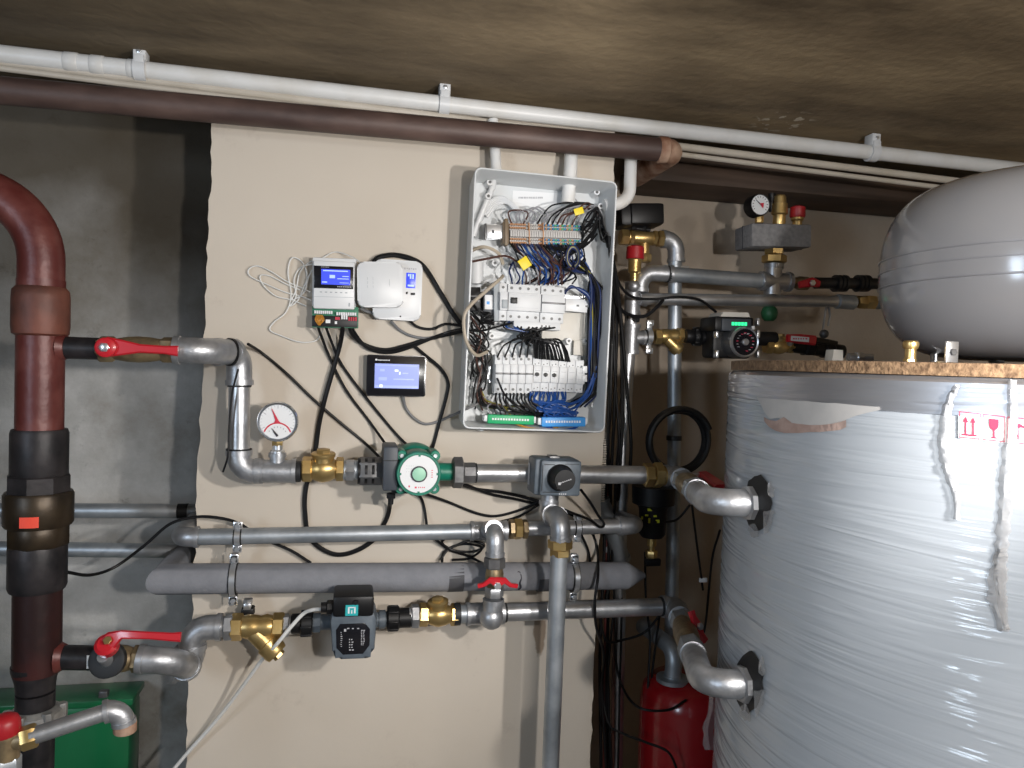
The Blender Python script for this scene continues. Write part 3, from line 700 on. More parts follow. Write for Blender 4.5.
part('cable_gland', MB().hexa(W(391,493,yA-.04), -Z, .011, .012).lathe([(0,.007),(.025,.006)], W(391,493,yA-.04), -Z, 14), 'black', tb)
t = thing('union_nut', 'dark union nut on the left side of the green pump', 'nut', W(371,488,yA))
part('nut', MB().hexa(W(358,471,yA), X, rA*1.42, .058, .1, .3, 6), 'nutgrey', t)
b = MB()
for k in range(3): ring(b, W(359+k*7,471,yA), X, rA*1.2, .006, 1.1)
part('ridge', b, 'black', t)
t = thing('union_nut', 'dark six-sided union nut on the right side of the green pump', 'nut', W(462,490,yA))
part('nut', MB().hexa(W(452,472.5,yA-.004), X, rA*1.62, S(460,472,yA,11), .12, .52, 6), 'nutgrey', t)
part('union_tail', MB().hexa(W(463,473,yA), X, rA*1.12, S(460,472,yA,12), .05, .1, 8), 'nutgrey', t)
# horizontal pipe with three way valve actuator
t = thing('steel_pipe', 'galvanised pipe running from the green pump to the valve actuator', 'pipe', W(505,484,yA))
section(t, [W(473,473,yA), W(545,473,yA)], rA*.96); seal(t, W(475,473,yA), X, rA*1.03, .006)
t = thing('steel_pipe', 'galvanised pipe from valve actuator to brass coupling, above the others', 'pipe', W(610,484,yA))
section(t, [W(570,474,yA), W(647,475,yA)], rA*.98)
t = thing('mixing_valve_actuator', 'slate grey valve actuator with round black knob', 'actuator', W(556,500,yA))
q = Quad((535,459),(580,460),(580,496.5),(535,495.5), 1.600)
ho = part('housing', q.box(MB(), 0,0,1,1, .004,.075,.006), 'pumpbody', t)
part('front_cover', q.box(MB(), .10,.02,.995,.98, -.010,.01,.005), 'pumpbody', ho)
b = MB(); q.box(b, .16,.86,.40,.88,-.0106,-.009); q.box(b, .16,.11,.55,.13,-.0106,-.009); q.box(b,.13,.15,.145,.85,-.0106,-.009); q.box(b,.62,.885,.94,.90,-.0106,-.009)
part('cover_groove', b, 'black', ho)
b = MB()
for k in range(4): q.box(b, .52+.045*k,.055,.545+.045*k,.10,-.0106,-.009)
part('cover_print', b, 'greyink', ho)
part('top_clip', q.box(MB(), .35,.97,.58,1.06,.02,.05,.002), 'nutgrey', ho)
part('side_print', MB().box(q.p(-.012,.5,.055), (.0012,.012,.05)), 'greyink', ho)
kc = W(560,477.5,1.59); kr = S(565,478,1.57,12.2)
kn = part('knob', MB().lathe([(0,kr*1.12),(.012,kr*1.12),(.016,kr*1.0),(.040,kr*.93),(.046,kr*.86),(.0465,0)], kc+Y*.004, -Y, 28), 'cap', t)
ky = kc.y+.004-.0472
b = MB(); 
for k in range(6): b.box(V((kc.x+(-.35+.16*k)*kr, ky, kc.z+(-.18+.055*k)*kr)), (kr*.10,.0006,kr*.09))
b.box(V((kc.x-.48*kr, ky, kc.z-.26*kr)), (kr*.2,.0006,kr*.2))
part('knob_print', b, 'greyink', kn)
part('valve_body', MB().tube([W(538,474,yA), W(578,474.5,yA)], rA*1.2, 20).tube([W(552,474,yA), W(549,505,yA)], rA*.95, 20), 'malleable', t)
part('mounting_plate', MB().box(W(556,476,1.682), (.075,.012,.07), .003), 'black', t)
# brass coupling and bends into the tank
t = thing('brass_coupling', 'brass union coupling at the end of the upper pipe', 'coupling', W(654,486,yA))
part('nut', MB().hexa(W(643.5,475,yA), X, rA*1.34, S(654,475,yA,9.5), .1, .2), 'brass', t)
part('nut', MB().hexa(W(653,475,yA), X, rA*1.42, S(654,475,yA,9.5), .1, .6), 'brass', t)
part('tail', MB().lathe([(0,rA*1.1),(.012,rA*1.1)], W(662,475.5,yA), X, 20), 'brass', t)

# tank first needs its cylinder
TC, TR = V((1.135, 1.055, 0)), .50
def T(px, py, off=0.):
    d = ray(px, py); r = TR+off; o = CAM-TC
    a = d.x*d.x+d.y*d.y; b_ = 2*(o.x*d.x+o.y*d.y); c_ = o.x*o.x+o.y*o.y-r*r
    D = b_*b_-4*a*c_
    if D < 0: D = 0
    return CAM+d*((-b_-math.sqrt(D))/(2*a))
def tank_link(label_pipe, label_valve, start, c1, port, r, handle):
    nrm = V((port.x-TC.x, port.y-TC.y, 0)).normalized(); c2 = port+nrm*.072
    v0 = c1+(c2-c1)*.22; v1 = c1+(c2-c1)*.70
    t = thing('steel_elbow', label_pipe[0], 'elbow', c1)
    elbow(t, [start, c1, v0], r, r*1.5, k=1.18)
    t = thing('ball_valve', label_valve, 'valve', (v0+v1)/2-V((0,0,.03)))
    valve_body(t, v0, v1, r*1.02, 'brass_dark', 'galv_dull')
    handle(t, v0, v1)
    t = thing('steel_elbow', label_pipe[1], 'elbow', c2)
    elbow(t, [v1, c2, port], r, r*2.0, k=1.10)
    d = (port-c2).normalized()
    part('ring_nut', MB().hexa(port-d*.012, d, r*1.42, .018, .1, .2, 8), 'malleable', t)
def hA(t, v0, v1):
    d = (v1-v0).normalized(); m = v0+(v1-v0)*.45+V((0,0,.026))
    part('stem', MB().tube([m-Z*.012, W(703.5,476,1.46)], .008, 14), 'zinc', t)
    a = W(703,474,1.46); c = W(722,487.5,1.30)
    lv = part('lever_handle', MB().bar([a, a*.6+c*.4, c], [.024,.026,.028], .012, V((-.25,-.75,.55))), 'redlever', t)
    nn = V((-.25,-.75,.55)).normalized()
    part('lever_label', MB().bar([a*.75+c*.25+nn*.0066, a*.32+c*.68+nn*.0066], .011, .0012, nn), 'whiteface', lv)
def hC(t, v0, v1):
    m = (v0+v1)/2; n = V((.35,-.9,.2)).normalized()
    part('stem', MB().tube([m, W(697,626,1.44)], .010, 14), 'brass', t)
    h = W(697,626,1.43)
    lv = part('butterfly_handle', MB().bar([W(691,611,1.43), W(693,617,1.425), h, W(701,634,1.42), W(705,641,1.42)], [.017,.014,.026,.014,.017], .010, n), 'redlever', t)
    part('nut', MB().hexa(h+n*.006, n, .008, .006), 'zinc', lv)
pA = T(752,503,.0)
tank_link(('galvanised elbow after the brass coupling, turning towards the white tank', 'galvanised bend entering the upper port of the white tank'),
          'ball valve with red lever beside the upper port of the white tank',
          W(664,475.5,yA), W(677,475.5,yA), pA, rA*.90, hA)
# ------------------------------------------------------------------ loop B (thin return pipe) and mixing leg
yB = 1.73; rB = S(350,532,yB,7.9)
t = thing('steel_pipe', 'long galvanised pipe just above the grey foam covered pipe', 'pipe', W(330,540,yB))
section(t, [W(196,537,yB), W(472,531.5,yB)], rB, 'galv_dull')
elbow(t, [W(199,537,yB), W(179,537.5,yB), W(179,537.5,yB)+V((0,.30,0))], rB, .030, k=1.18)
seal(t, W(195,537,yB), X, rB*1.15, .006)
t = thing('pipe_tee', 'galvanised tee and elbow feeding the small red butterfly valve', 'tee', W(490,560,yB))
part('tee_body', MB().tube([W(470,531,yB), W(507,530.5,yB)], rB*1.22, 20).tube([W(489,531,yB), W(494,529,1.655)], rB*1.15, 20), 'malleable', t)
b = MB(); ring(b, W(472,531,yB), X, rB*1.2, .008, 1.1); part('collar', b, 'malleable', t)
b = MB(); ring(b, W(505,530.5,yB), X, rB*1.2, .008, 1.1); part('collar', b, 'malleable', t)
yM = 1.645
elbow(t, [W(490,530.5,1.70), W(495.5,529,yM), W(495,556,yM)], rB*1.0, .026, k=1.12)
t = thing('butterfly_valve', 'small brass ball valve with red butterfly handle between the pipes', 'valve', W(494,600,yM))
part('union', MB().hexa(W(494.5,568,yM), Z, rB*1.35, S(495,560,yM,11), .1, .3), 'nutgrey', t)
part('tail', MB().lathe([(0,rB*.9),(.012,rB*.9)], W(494.5,557,yM), Z, 18), 'brass', t)
part('body', MB().lathe([(0,rB*.95),(.02,rB*1.15),(.035,rB*1.15),(.05,rB*.95)], W(494,588,yM), Z, 20), 'brass_dark', t)
part('lower_nut', MB().hexa(W(494,597,yM), Z, rB*1.2, S(495,590,yM,11), .1, .5), 'malleable', t)
part('stem', MB().lathe([(0,.010),(.045,.009)], W(494.5,577,yM), V((0,-1,-.15)), 14), 'brass', t)
hb = W(497,585,1.59)
lv = part('butterfly_handle', MB().bar([W(478,586,1.595), W(484,584.5,1.592), W(490,580,1.59), W(497,583,1.588), W(505,580.5,1.59), W(510,585,1.592), W(517,586,1.595)], [.009,.009,.013,.026,.013,.009,.009], .010, -Y), 'redlever', t)
part('nut', MB().hexa(hb-Y*.005, -Y, .0085, .006), 'zinc', lv)
t = thing('brass_coupling', 'small brass union on the thinner pipe, right of the tee', 'coupling', W(520,540,yB))
part('nut', MB().hexa(W(509,529,yB), X, rB*1.3, S(520,529,yB,5), .1, .2), 'brass_dark', t)
part('nut', MB().hexa(W(514,529,yB), X, rB*1.42, S(520,529,yB,8), .1, .6), 'brass', t)
part('nut', MB().hexa(W(522,529,yB), X, rB*1.3, S(520,529,yB,5.5), .1, .1), 'brass_dark', t)
t = thing('steel_pipe', 'thinner galvanised pipe with clamp, right of the small brass union', 'pipe', W(590,536,yB))
section(t, [W(527,528.5,yB), W(626,526,yB)], rB, 'galv')
elbow(t, [W(618,526,yB), W(638,525.5,yB), W(638,525.5,yB)+V((0,.25,-.02))], rB, .03, k=1.2)
# leg going down from the actuator
yV = 1.60; rV = S(555,650,yV,8.7)
t = thing('pipe_elbow', 'pair of galvanised elbows hanging below the valve actuator', 'elbow', W(556,540,1.65))
elbow(t, [W(549,500,yA), W(548,517,yA), W(558,517,1.625)], rB*1.05, .026, k=1.15)
elbow(t, [W(551,515,1.665), W(561,516,yV), W(560.5,541,yV)], rB*1.05, .030, k=1.18)
t = thing('brass_coupling', 'brass union on top of the vertical pipe below the actuator', 'coupling', W(560,556,yV))
part('nut', MB().hexa(W(560,549,yV), Z, rV*1.42, S(560,545,yV,9.5), .1, .2), 'brass', t)
part('nut', MB().hexa(W(560,556,yV), Z, rV*1.24, S(560,545,yV,7.5), .1, .6), 'brass', t)
t = thing('steel_pipe', 'vertical galvanised pipe going straight down in front of the panel', 'pipe', W(549,800,yV))
section(t, [W(559,554,yV), V((W(545,900,yV).x, yV, 0))], rV, 'galv_dull')
# ------------------------------------------------------------------ grey foam covered pipe
yG = 1.735; rG = S(400,578,yG,14.3)
t = thing('insulated_pipe', 'fat pipe covered in grey foam tube with mitred ends', 'pipe', W(400,594,yG))
a, c = W(166,579,yG), W(634,575.5,yG)
d = (c-a).normalized(); part('foam_tube', MB().tube([a+Y*.32, a, a+(c-a)*.5, c-d*.022, c-d*.018, c+d*.028, c+d*.030], [rG,rG,rG,rG,rG*.96,rG*.20,rG*.05], 24), 'foam', t)
for px, w_ in ((455,15),(543,14)):
    b = MB(); ring(b, W(px,577.2,yG), X, rG*.99, S(px,577,yG,w_), 1.02); part('tape_wrap', b, 'foamdark', t)
b = MB().tube(spline([W(514,570,yG)+V((0,-rG*.80,0)), W(517,569,yG)+V((0,-rG*.78,0)), W(518.5,574,yG)+V((0,-rG*.95,0)), W(517,579,yG)+V((0,-rG*1.0,0)), W(518,583,yG)+V((0,-rG*.97,0)), W(516,586,yG)+V((0,-rG*.9,0))], 6), .0022, 6)
part('pen_mark', b, 'blackink', t, 'black pen squiggle')
# clamps
def clamp(label, px, py, y, r, h=None):
    p = W(px,py,y); t = thing('pipe_clamp', label, 'clamp', p-Z*r*1.8)
    b = MB(); ring(b, p, X, r*1.0, .017, 1.10); part('rubber_lining', b, 'black', t)
    b = MB(); ring(b, p, X, r*1.09, .012, 1.10)
    for s_ in (1,-1):
        b.box(p+V((0,.0,s_*r*1.45)), (.016,.016,r*.62), .001)
        b.lathe([(0,.004),(YB-y,.004)], p+V((0,0,0)), Y, 10)
    part('clamp_ring', b, 'zinc', t)
    for s_ in (1,-1):
        q_ = p+V((0,-.009,s_*r*1.42)); part('screw', MB().hexa(q_, -Y, .0065, .005).box(q_+V((0,.004,0)), (.019,.006,.017), .001), 'zinc', t)
clamp('zinc pipe clamp on the long thinner pipe near its left end', 238,536.5,yB,rB)
clamp('zinc pipe clamp on the thinner pipe, right of the vertical leg', 577,527.5,yB,rB)
clamp('zinc pipe clamp around the grey foam pipe near its left end', 234,579,yG,rG*.98)
clamp('zinc pipe clamp around the grey foam pipe, right of the vertical leg', 573.5,577,yG,rG*.98)
# ------------------------------------------------------------------ loop C (lower circuit)
yC = 1.70; rC = S(420,613,yC,9.2)
t = thing('steel_pipe', 'galvanised swan neck bends joining the lower riser valve to the strainer', 'pipe', W(185,690,1.64))
elbow(t, [W(138,659,yr), W(176,661,yr), W(188,667,yC-.035)], S(160,660,yr,11.5), .055, k=1.14)
elbow(t, [W(172,668,yC-.02), W(192,670,yC), W(191,645,yC)], rC*1.08, .03, k=1.28)
elbow(t, [W(191,655,yC), W(192,627.5,yC), W(222,627,yC)], rC*1.05, .036, k=1.2)
section(t, [W(218,627,yC), W(236,627,yC)], rC)
part('hex', MB().hexa(W(224,627,yC), X, rC*1.35, .020), 'malleable', t)
# Y strainers (used twice)
def strainer(label, px0, px1, py, y, r, down, mat='brass'):
    t = thing('strainer', label, 'strainer', W((px0+px1)/2,py+22,y))
    a, c = W(px0,py,y), W(px1,py-1,y); L_ = (c-a).length; d = (c-a).normalized()
    part('body', MB().lathe([(L_*.15,r*1.0),(L_*.3,r*1.22),(L_*.45,r*1.2),(L_*.55,r*1.08),(L_*.66,r*1.25),(L_*.78,r*1.1),(L_*.85,r)], a, d, 24), mat, t)
    part('end_nut', MB().hexa(a, d, r*1.36, L_*.22, .1, .25), mat, t)
    part('end_nut', MB().hexa(c-d*L_*.22, d, r*1.36, L_*.22, .1, .25), mat, t)
    s0 = a+d*L_*.36; dd = V((.72,-.15,-.70)).normalized()
    part('strainer_leg', MB().lathe([(0,r*1.0),(down*.6,r*1.02),(down*.62,r*1.2),(down*.92,r*1.2),(down,r*1.08)], s0, dd, 24), mat, t)
    part('leg_cap', MB().hexa(s0+dd*down, dd, r*.62, r*.4), mat, t)
strainer('larger brass Y strainer on the lower pipe, left of the slate pump', 231, 284, 627, yC, rC*1.02, .085)
t = thing('clamp_screw', 'zinc screw stud with black rubber just above the larger strainer', 'screw', W(248,616,yC+.05))
part('head', MB().hexa(W(248,604,yC+.05), Z, .011, .012).box(W(248,605,yC+.05), (.016,.03,.014), .002), 'zinc', t)
part('rubber', MB().box(W(248,611,yC+.05), (.028,.03,.020), .004), 'black', t)
b = MB().lathe([(0,.005),(YB-yC-.05,.005)], W(248,606,yC+.05), Y, 10); part('stud', b, 'zinc', t)
t = thing('pipe_nipple', 'short nipple with hex between the larger strainer and the slate pump', 'pipe', W(286,636,yC))
section(t, [W(280,625.5,yC), W(294,625,yC)], rC*.95); part('hex', MB().hexa(W(283,625.5,yC), X, rC*1.2, .014), 'malleable', t)
def union_black(label, px0, px1, py, y, r):
    t = thing('union_nut', label, 'nut', W((px0+px1)/2,py+12,y)); a, c = W(px0,py,y), W(px1,py,y); L_ = (c-a).length
    part('collar', MB().lathe([(0,r*1.0),(L_*.05,r*1.1),(L_*.45,r*1.1),(L_*.5,r)], a, X, 20), 'black', t)
    part('nut', MB().lathe([(0,r*1.3),(L_*.05,r*1.42),(L_*.50,r*1.42),(L_*.55,r*1.3)], a+X*L_*.45, X, 10), 'black', t)
    b = MB()
    for k in range(8):
        an = k*PI/4; b.box(a+X*L_*.7+V((0, math.sin(an)*r*1.40, math.cos(an)*r*1.40)), (L_*.5,r*.22,r*.22), .001)
    part('grip_rib', b, 'black', t)
union_black('black union nut left of the slate pump', 291, 313, 624, yC, rC*.95)
t = thing('union_nut', 'black union nut right of the slate pump', 'nut', W(400,628,yC))
a, c = W(387,618.5,yC), W(411,618,yC); L_ = (c-a).length; r = rC*.95
part('nut', MB().lathe([(0,r*1.3),(L_*.05,r*1.42),(L_*.45,r*1.42),(L_*.5,r*1.3)], a, X, 10), 'black', t)
part('collar', MB().lathe([(0,r*1.1),(L_*.5,r*1.1)], a+X*L_*.48, X, 20), 'black', t)
b = MB()
for k in range(8):
    an = k*PI/4; b.box(a+X*L_*.25+V((0, math.sin(an)*r*1.40, math.cos(an)*r*1.40)), (L_*.42,r*.22,r*.22), .001)
part('grip_rib', b, 'black', t)
# slate pump
t = thing('circulation_pump', 'slate blue pump with black control box on the lower pipe', 'pump', W(352,660,yC))
part('volute', MB().tube([W(308,623,yC), W(392,619,yC)], rC*.82, 20), 'pumpbody', t)
part('flange', MB().lathe([(0,rC*1.05),(.016,rC*1.05)], W(313,623,yC), X, 8).lathe([(0,rC*.98),(.014,rC*.98)], W(379,619.5,yC), X, 20), 'pumpbody', t)
ys = 1.605
ol = [(332,612),(374,612),(377,620),(374.5,650),(368,655),(366,659.5),(341,660.5),(338,656),(332,652),(330,622)]
b = MB(); back = [W(x_,y_,ys)+Y*.09 for x_,y_ in ol]; b.prism(back, Y*-.09, .007); hs_ = part('motor_housing', b, 'pumpbody', t)
ol2 = [(340,624),(365,623),(370,629),(369.5,645),(363,653.5),(343,654.5),(336.5,648),(336,630)]
b = MB(); b.prism([W(x_,y_,ys)+Y*.002 for x_,y_ in ol2], Y*-.004, .001); fp = part('name_plate', b, 'glossblack', hs_)
b = MB(); yq = ys-.0024
for i in range(8): strokes(b, 340.5+.3*(i%2), 632+2.0*i, 343, 632.6+2.0*i, yq, 1)
for i in range(3): strokes(b, 347+5*i, 628, 351+5*i, 628.9, yq, 1)
for i in range(10): strokes(b, 361, 630+1.6*i, 366-random.random()*2, 630.7+1.6*i, yq, 2)
for i in range(5): strokes(b, 349, 639+2.6*i, 356-random.random()*3, 640+2.6*i, yq, 2)
strokes(b, 344,629,347,631.5,yq,1)
part('plate_print', b, 'greyink', fp)
q = Quad((332.5,597),(373.5,596),(374,617),(333,618), ys-.012)
cb = part('control_box', q.box(MB(), 0,0,1,1,0,.09,.007), 'cap', t)
lb = part('logo_sticker', q.box(MB(), .31,.09,.62,.60,-.0008,.002), 'teal', cb, 'small teal sticker')
bw = MB(); q.box(bw, .37,.46,.56,.51,-.0014,-.0006); q.box(bw, .37,.20,.41,.48,-.0014,-.0006); q.box(bw, .52,.20,.56,.48,-.0014,-.0006); q.box(bw,.45,.20,.48,.36,-.0014,-.0006)
part('sticker_mark', bw, 'whiteface', lb)
part('button', MB().lathe([(0,.006),(.003,.005)], q.p(.55,.72), -Y, 16), 'black', cb)
part('cable_gland', MB().hexa(q.p(.01,.30,.03), -X, .016, .014, .1, 0, 8).lathe([(0,.012),(.026,.011)], q.p(.01,.30,.03), -X, 16), 'black', cb)
t = thing('hex_nipple', 'galvanised hex nipple between slate pump union and smaller check valve', 'pipe', W(415,624,yC))
part('hex', MB().hexa(W(411,616,yC), X, rC*1.28, S(415,616,yC,8)), 'malleable', t)
section(t, [W(409,616,yC), W(424,615.5,yC)], rC*.95)
check_valve('brass check valve on the lower pipe, right of the slate pump', 419, 458, 614.5, yC, rC*.98, -.1)
t = thing('pipe_cross', 'galvanised ball-shaped fitting where red butterfly valve meets lower pipe', 'tee', W(490,630,1.66))
section(t, [W(454,614,yC), W(482,613.5,yC)], rC, 'galv_dull'); seal(t, W(457,614,yC), X, rC*1.2, .014)
part('tee_body', MB().tube([W(466,614,yC), W(504,612.5,yC)], rC*1.18, 20).tube([W(487,613,yC), W(492,615,yM)], rC*1.1, 20), 'malleable', t)
part('elbow', MB().ball(W(491.5,617,yM), rC*1.32).tube([W(491.5,616,yM), W(493.5,600,yM)], rC*1.05, 20), 'malleable', t)
b = MB(); ring(b, W(493.5,601,yM), Z, rC*1.02, .010, 1.14); part('collar', b, 'malleable', t)
b = MB(); ring(b, W(468,614,yC), X, rC*1.16, .008, 1.1); part('collar', b, 'malleable', t)
b = MB(); ring(b, W(502,612.5,yC), X, rC*1.16, .008, 1.1); part('collar', b, 'malleable', t)
t = thing('steel_pipe', 'lower galvanised pipe running right to the bottom tank port', 'pipe', W(580,620,yC))
section(t, [W(502,612.5,yC), W(664,606.5,yC)], rC, 'galv')
seal(t, W(505,612.5,yC), X, rC*1.06, .006); seal(t, W(661,606.5,yC), X, rC*1.1, .006)
pCt = T(746,684,.0)
tank_link(('galvanised elbow at the right end of the lowest horizontal pipe', 'galvanised bend entering the lower port of the white tank'),
          'ball valve with red butterfly handle beside the lower port of the white tank',
          W(662,606.5,yC), W(676,606,yC), pCt, rC*.98, hC)

# ------------------------------------------------------------------ hot water tank
ZT = 1.357
t = tank = thing('water_tank', 'big white hot water tank wrapped in clear film, on the right', 'tank', TC)
part('jacket', MB().lathe([(.02,TR-.01),(.03,TR)]+[(.03+.02*k, TR) for k in range(1,64)]+[(1.306,TR)], TC, Z, 128, uv=True, cap=False), 'jacket', tank)
part('silver_band', MB().lathe([(1.304,TR-.002),(1.306,TR+.0015),(1.33,TR+.0012),(1.346,TR),(ZT-.004,TR-.008),(ZT-.002,.05)], TC, Z, 128, uv=True, cap=False), 'silver', tank, 'silver foil band around the top')
part('top_disc', MB().lathe([(0,TR-.012),(0,TR-.004),(.016,TR-.004),(.017,TR-.012)], TC+Z*(ZT-.003), Z, 96), 'chipboard', tank, 'chipboard disc on top')
part('foot_ring', MB().lathe([(0,TR-.05),(.03,TR-.05)], TC, Z, 64), 'black', tank)
def strip(cols, ny, off, wob=0.):
    rows = []
    for px, y0, y1 in cols:
        rows.append([T(px, y0+(y1-y0)*j/ny, off+random.uniform(0,wob)) for j in range(ny+1)])
    return MB().grid(rows)
cols = [(757,397,398),(761,397.5,405),(765,398,413),(770,398.5,419),(778,399,418),(786,399.5,420),(795,401,427),(805,401,427),(815,402,427),(825,403,427),(835,403,424),(845,404,420),(855,405,416),(866,406,413),(880,407,410)]
part('torn_liner', strip(cols, 6, .0034), 'torn', tank, 'matte torn patch of liner')
cols = [(764,417,421),(769,420,427),(776,421,431),(784,417,433),(792,423,433),(800,424,433),(810,425,432),(820,425,432),(830,424,431),(840,422,430),(846,420,427)]
part('exposed_foam', strip(cols, 4, .0042), 'exposed', tank, 'brown pinkish foam showing through the tear')
# handling label with arrows, glass and umbrella
q0, q1 = (958,410,438), (1050,420,448)
lab = part('handling_label', strip([(958+92*i/20, 410+10*i/20, 438+9.5*i/20) for i in range(21)], 5, .0012), 'whiteface', tank, 'white label with red handling symbols')
def lm(fx, fy, off=.0020):            # fraction of the label, y down
    px = 958+92*fx; return T(px, 410+10*fx+(28-.5*fx)*fy, off)
def lpoly(b, pts, off=.0022): b.poly([lm(x_, y_, off) for x_, y_ in pts])
b = MB(); u = 1/3.55
for k in range(4):
    x0 = .012+k*.262; x1 = x0+.236
    w_ = .007
    for seg in (((x0,.04),(x1,.04),(x1,.07),(x0,.07)), ((x0,.94),(x1,.94),(x1,.97),(x0,.97)), ((x0,.04),(x0+w_,.04),(x0+w_,.97),(x0,.97)), ((x1-w_,.04),(x1,.04),(x1,.97),(x1-w_,.97))):
        lpoly(b, seg)
for cx in (.085,.165):                # two arrows up
    lpoly(b, [(cx-.028,.40),(cx,.18),(cx+.028,.40)]); lpoly(b, [(cx-.009,.40),(cx+.009,.40),(cx+.009,.82),(cx-.009,.82)])
lpoly(b, [(.045,.82),(.205,.82),(.205,.88),(.045,.88)])
cx = .392                             # wine glass
lpoly(b, [(cx-.052,.18),(cx+.052,.18),(cx+.052,.42),(cx+.038,.53),(cx+.016,.58),(cx-.016,.58),(cx-.038,.53),(cx-.052,.42)])
lpoly(b, [(cx-.009,.58),(cx+.009,.58),(cx+.009,.83),(cx-.009,.83)]); lpoly(b, [(cx-.05,.88),(cx-.02,.83),(cx+.02,.83),(cx+.05,.88)])
cx = .655                             # umbrella
lpoly(b, [(cx-.085,.42),(cx-.07,.34),(cx-.035,.27),(cx,.25),(cx+.035,.27),(cx+.07,.34),(cx+.085,.42),(cx+.042,.38),(cx,.42),(cx-.042,.38)])
lpoly(b, [(cx-.007,.40),(cx+.007,.40),(cx+.007,.85),(cx-.007,.85)])
part('label_print', b, 'labelred', lab)
# rolled ridges of film
def film(pts, w, off=.002):
    b = MB(); rows = []
    f = spline([V((a, c_, 0)) for a, c_ in pts], 10)
    for i, p_ in enumerate(f):
        e = w*(.55+.45*math.sin(PI*min(1, i/len(f)*1.05)))*random.uniform(.75,1.2)
        rows.append([T(p_.x-e, p_.y, off), T(p_.x-e*.35, p_.y+random.uniform(-2,2), off+random.uniform(.002,.005)), T(p_.x+e*.3, p_.y, off+random.uniform(.001,.004)), T(p_.x+e, p_.y, off)])
    b.grid(rows); return b
part('film_ridge', film([(957,385),(948,405),(943,440),(948,470),(956,495),(957,520)], 6), 'film', tank, 'rolled ridge of clear film')
part('film_ridge', film([(1012,380),(1012,420),(1008,460),(1006,500),(1002,540),(1000,580),(1006,630)], 8), 'film', tank, 'rolled ridge of clear film')
part('film_ridge', film([(1002,548),(998,575),(997,600),(1004,632)], 10, .003), 'film', tank, 'rolled ridge of clear film')
def port(px, py, w, h, lab):
    n = 28; b = MB()
    c0 = T(px, py, .003)
    rim = [T(px+w*math.cos(2*PI*k/n)*random.uniform(.9,1.05), py+h*math.sin(2*PI*k/n)*random.uniform(.92,1.06), .003) for k in range(n)]
    cv = b.bm.verts.new(c0); rv_ = [b.bm.verts.new(p_) for p_ in rim]
    for k in range(n): b.bm.faces.new((cv, rv_[k], rv_[(k+1)%n]))
    part('port_opening', b, 'hole', tank, lab)  # flat black disc: the darkness inside the open port, put in as colour
    # torn film around the opening
    b = MB()
    for a0, a1, l0 in ((.25,1.15,.55),(-.75,-.2,.25),(1.5,2.2,.3)):
        ps = []
        for k in range(6):
            a = a0+(a1-a0)*k/5
            ps.append((a, 1.16+random.uniform(-.05,.15), .98-l0*math.sin(PI*k/5)*random.uniform(.6,1.)))
        b.grid([[T(px+w*math.cos(a)*o1, py+h*math.sin(a)*o1, .004), T(px+w*math.cos(a)*(o1+i1)/2, py+h*math.sin(a)*(o1+i1)/2, random.uniform(.004,.006)), T(px+w*math.cos(a)*i1, py+h*math.sin(a)*i1, random.uniform(.004,.008))] for a, o1, i1 in ps])
    part('torn_film', b, 'film', tank)
port(757.5,503,14.5,28,'upper port')
port(748.5,682,14.5,31,'lower port')
b = MB(); rows = []
for i in range(12):
    f = i/11; px = 712-3*f+math.sin(f*7)*2; py = 690+60*f
    y_ = 1.36-.02*f
    rows.append([W(px-4-3*f*random.random(),py,y_), W(px,py,y_-.012), W(px+4+3*random.random(),py,y_)])
b.grid(rows); part('hanging_film', b, 'film', tank, 'strip of film hanging below the lower port')
# ------------------------------------------------------------------ expansion vessel on top
t = thing('expansion_vessel', 'grey glossy expansion vessel standing on the tank', 'vessel', TC+Z*(ZT+.015))
rv_ = .245; zv = 1.384; hv = .310
prof = []
for k in range(0, 25):
    a = -PI/2+PI*k/24
    e = .42
    rr_ = rv_*abs(math.cos(a))**e if k not in (0,24) else 0
    prof.append((hv/2+hv/2*math.copysign(abs(math.sin(a))**.88, math.sin(a)), rr_))
part('shell', MB().lathe(prof, TC+Z*zv, Z, 72, cap=False), 'vessel', t)
b = MB()
for zz in (.172,.151,.125): b.lathe([(zz-.0022,rv_*.985),(zz-.0012,rv_*1.0035),(zz+.0012,rv_*1.0035),(zz+.0022,rv_*.985)], TC+Z*zv, Z, 72, cap=False)
part('weld_seam', b, 'seam', t)
for ang in (-118,-25,65,155):
    a = math.radians(ang); p = TC+V((math.cos(a)*.155, math.sin(a)*.155, ZT+.013))
    d = V((math.cos(a), math.sin(a), 0)); tg = Z.cross(d)
    part('foot', MB().box(p+Z*.022, (.026,.005,.046), .001, (tg, d, Z)).box(p+Z*.003+d*.012, (.026,.028,.005), .001, (tg, d, Z)), 'galv', t)
t = thing('foot_bracket', 'small bright angle bracket standing on the chipboard under the grey vessel', 'bracket', Wz(951,361,ZT+.014))
p = W(951,361,.88); p.z = ZT+.0145
part('upright', MB().box(p+Z*.0155, (.020,.004,.031), .001), 'zinc', t); part('base', MB().box(p+V((0,.012,.0015)), (.020,.028,.003), .001), 'zinc', t)
part('bolt', MB().hexa(p+V((0,-.002,.016)), -Y, .005, .004), 'nutgrey', t)
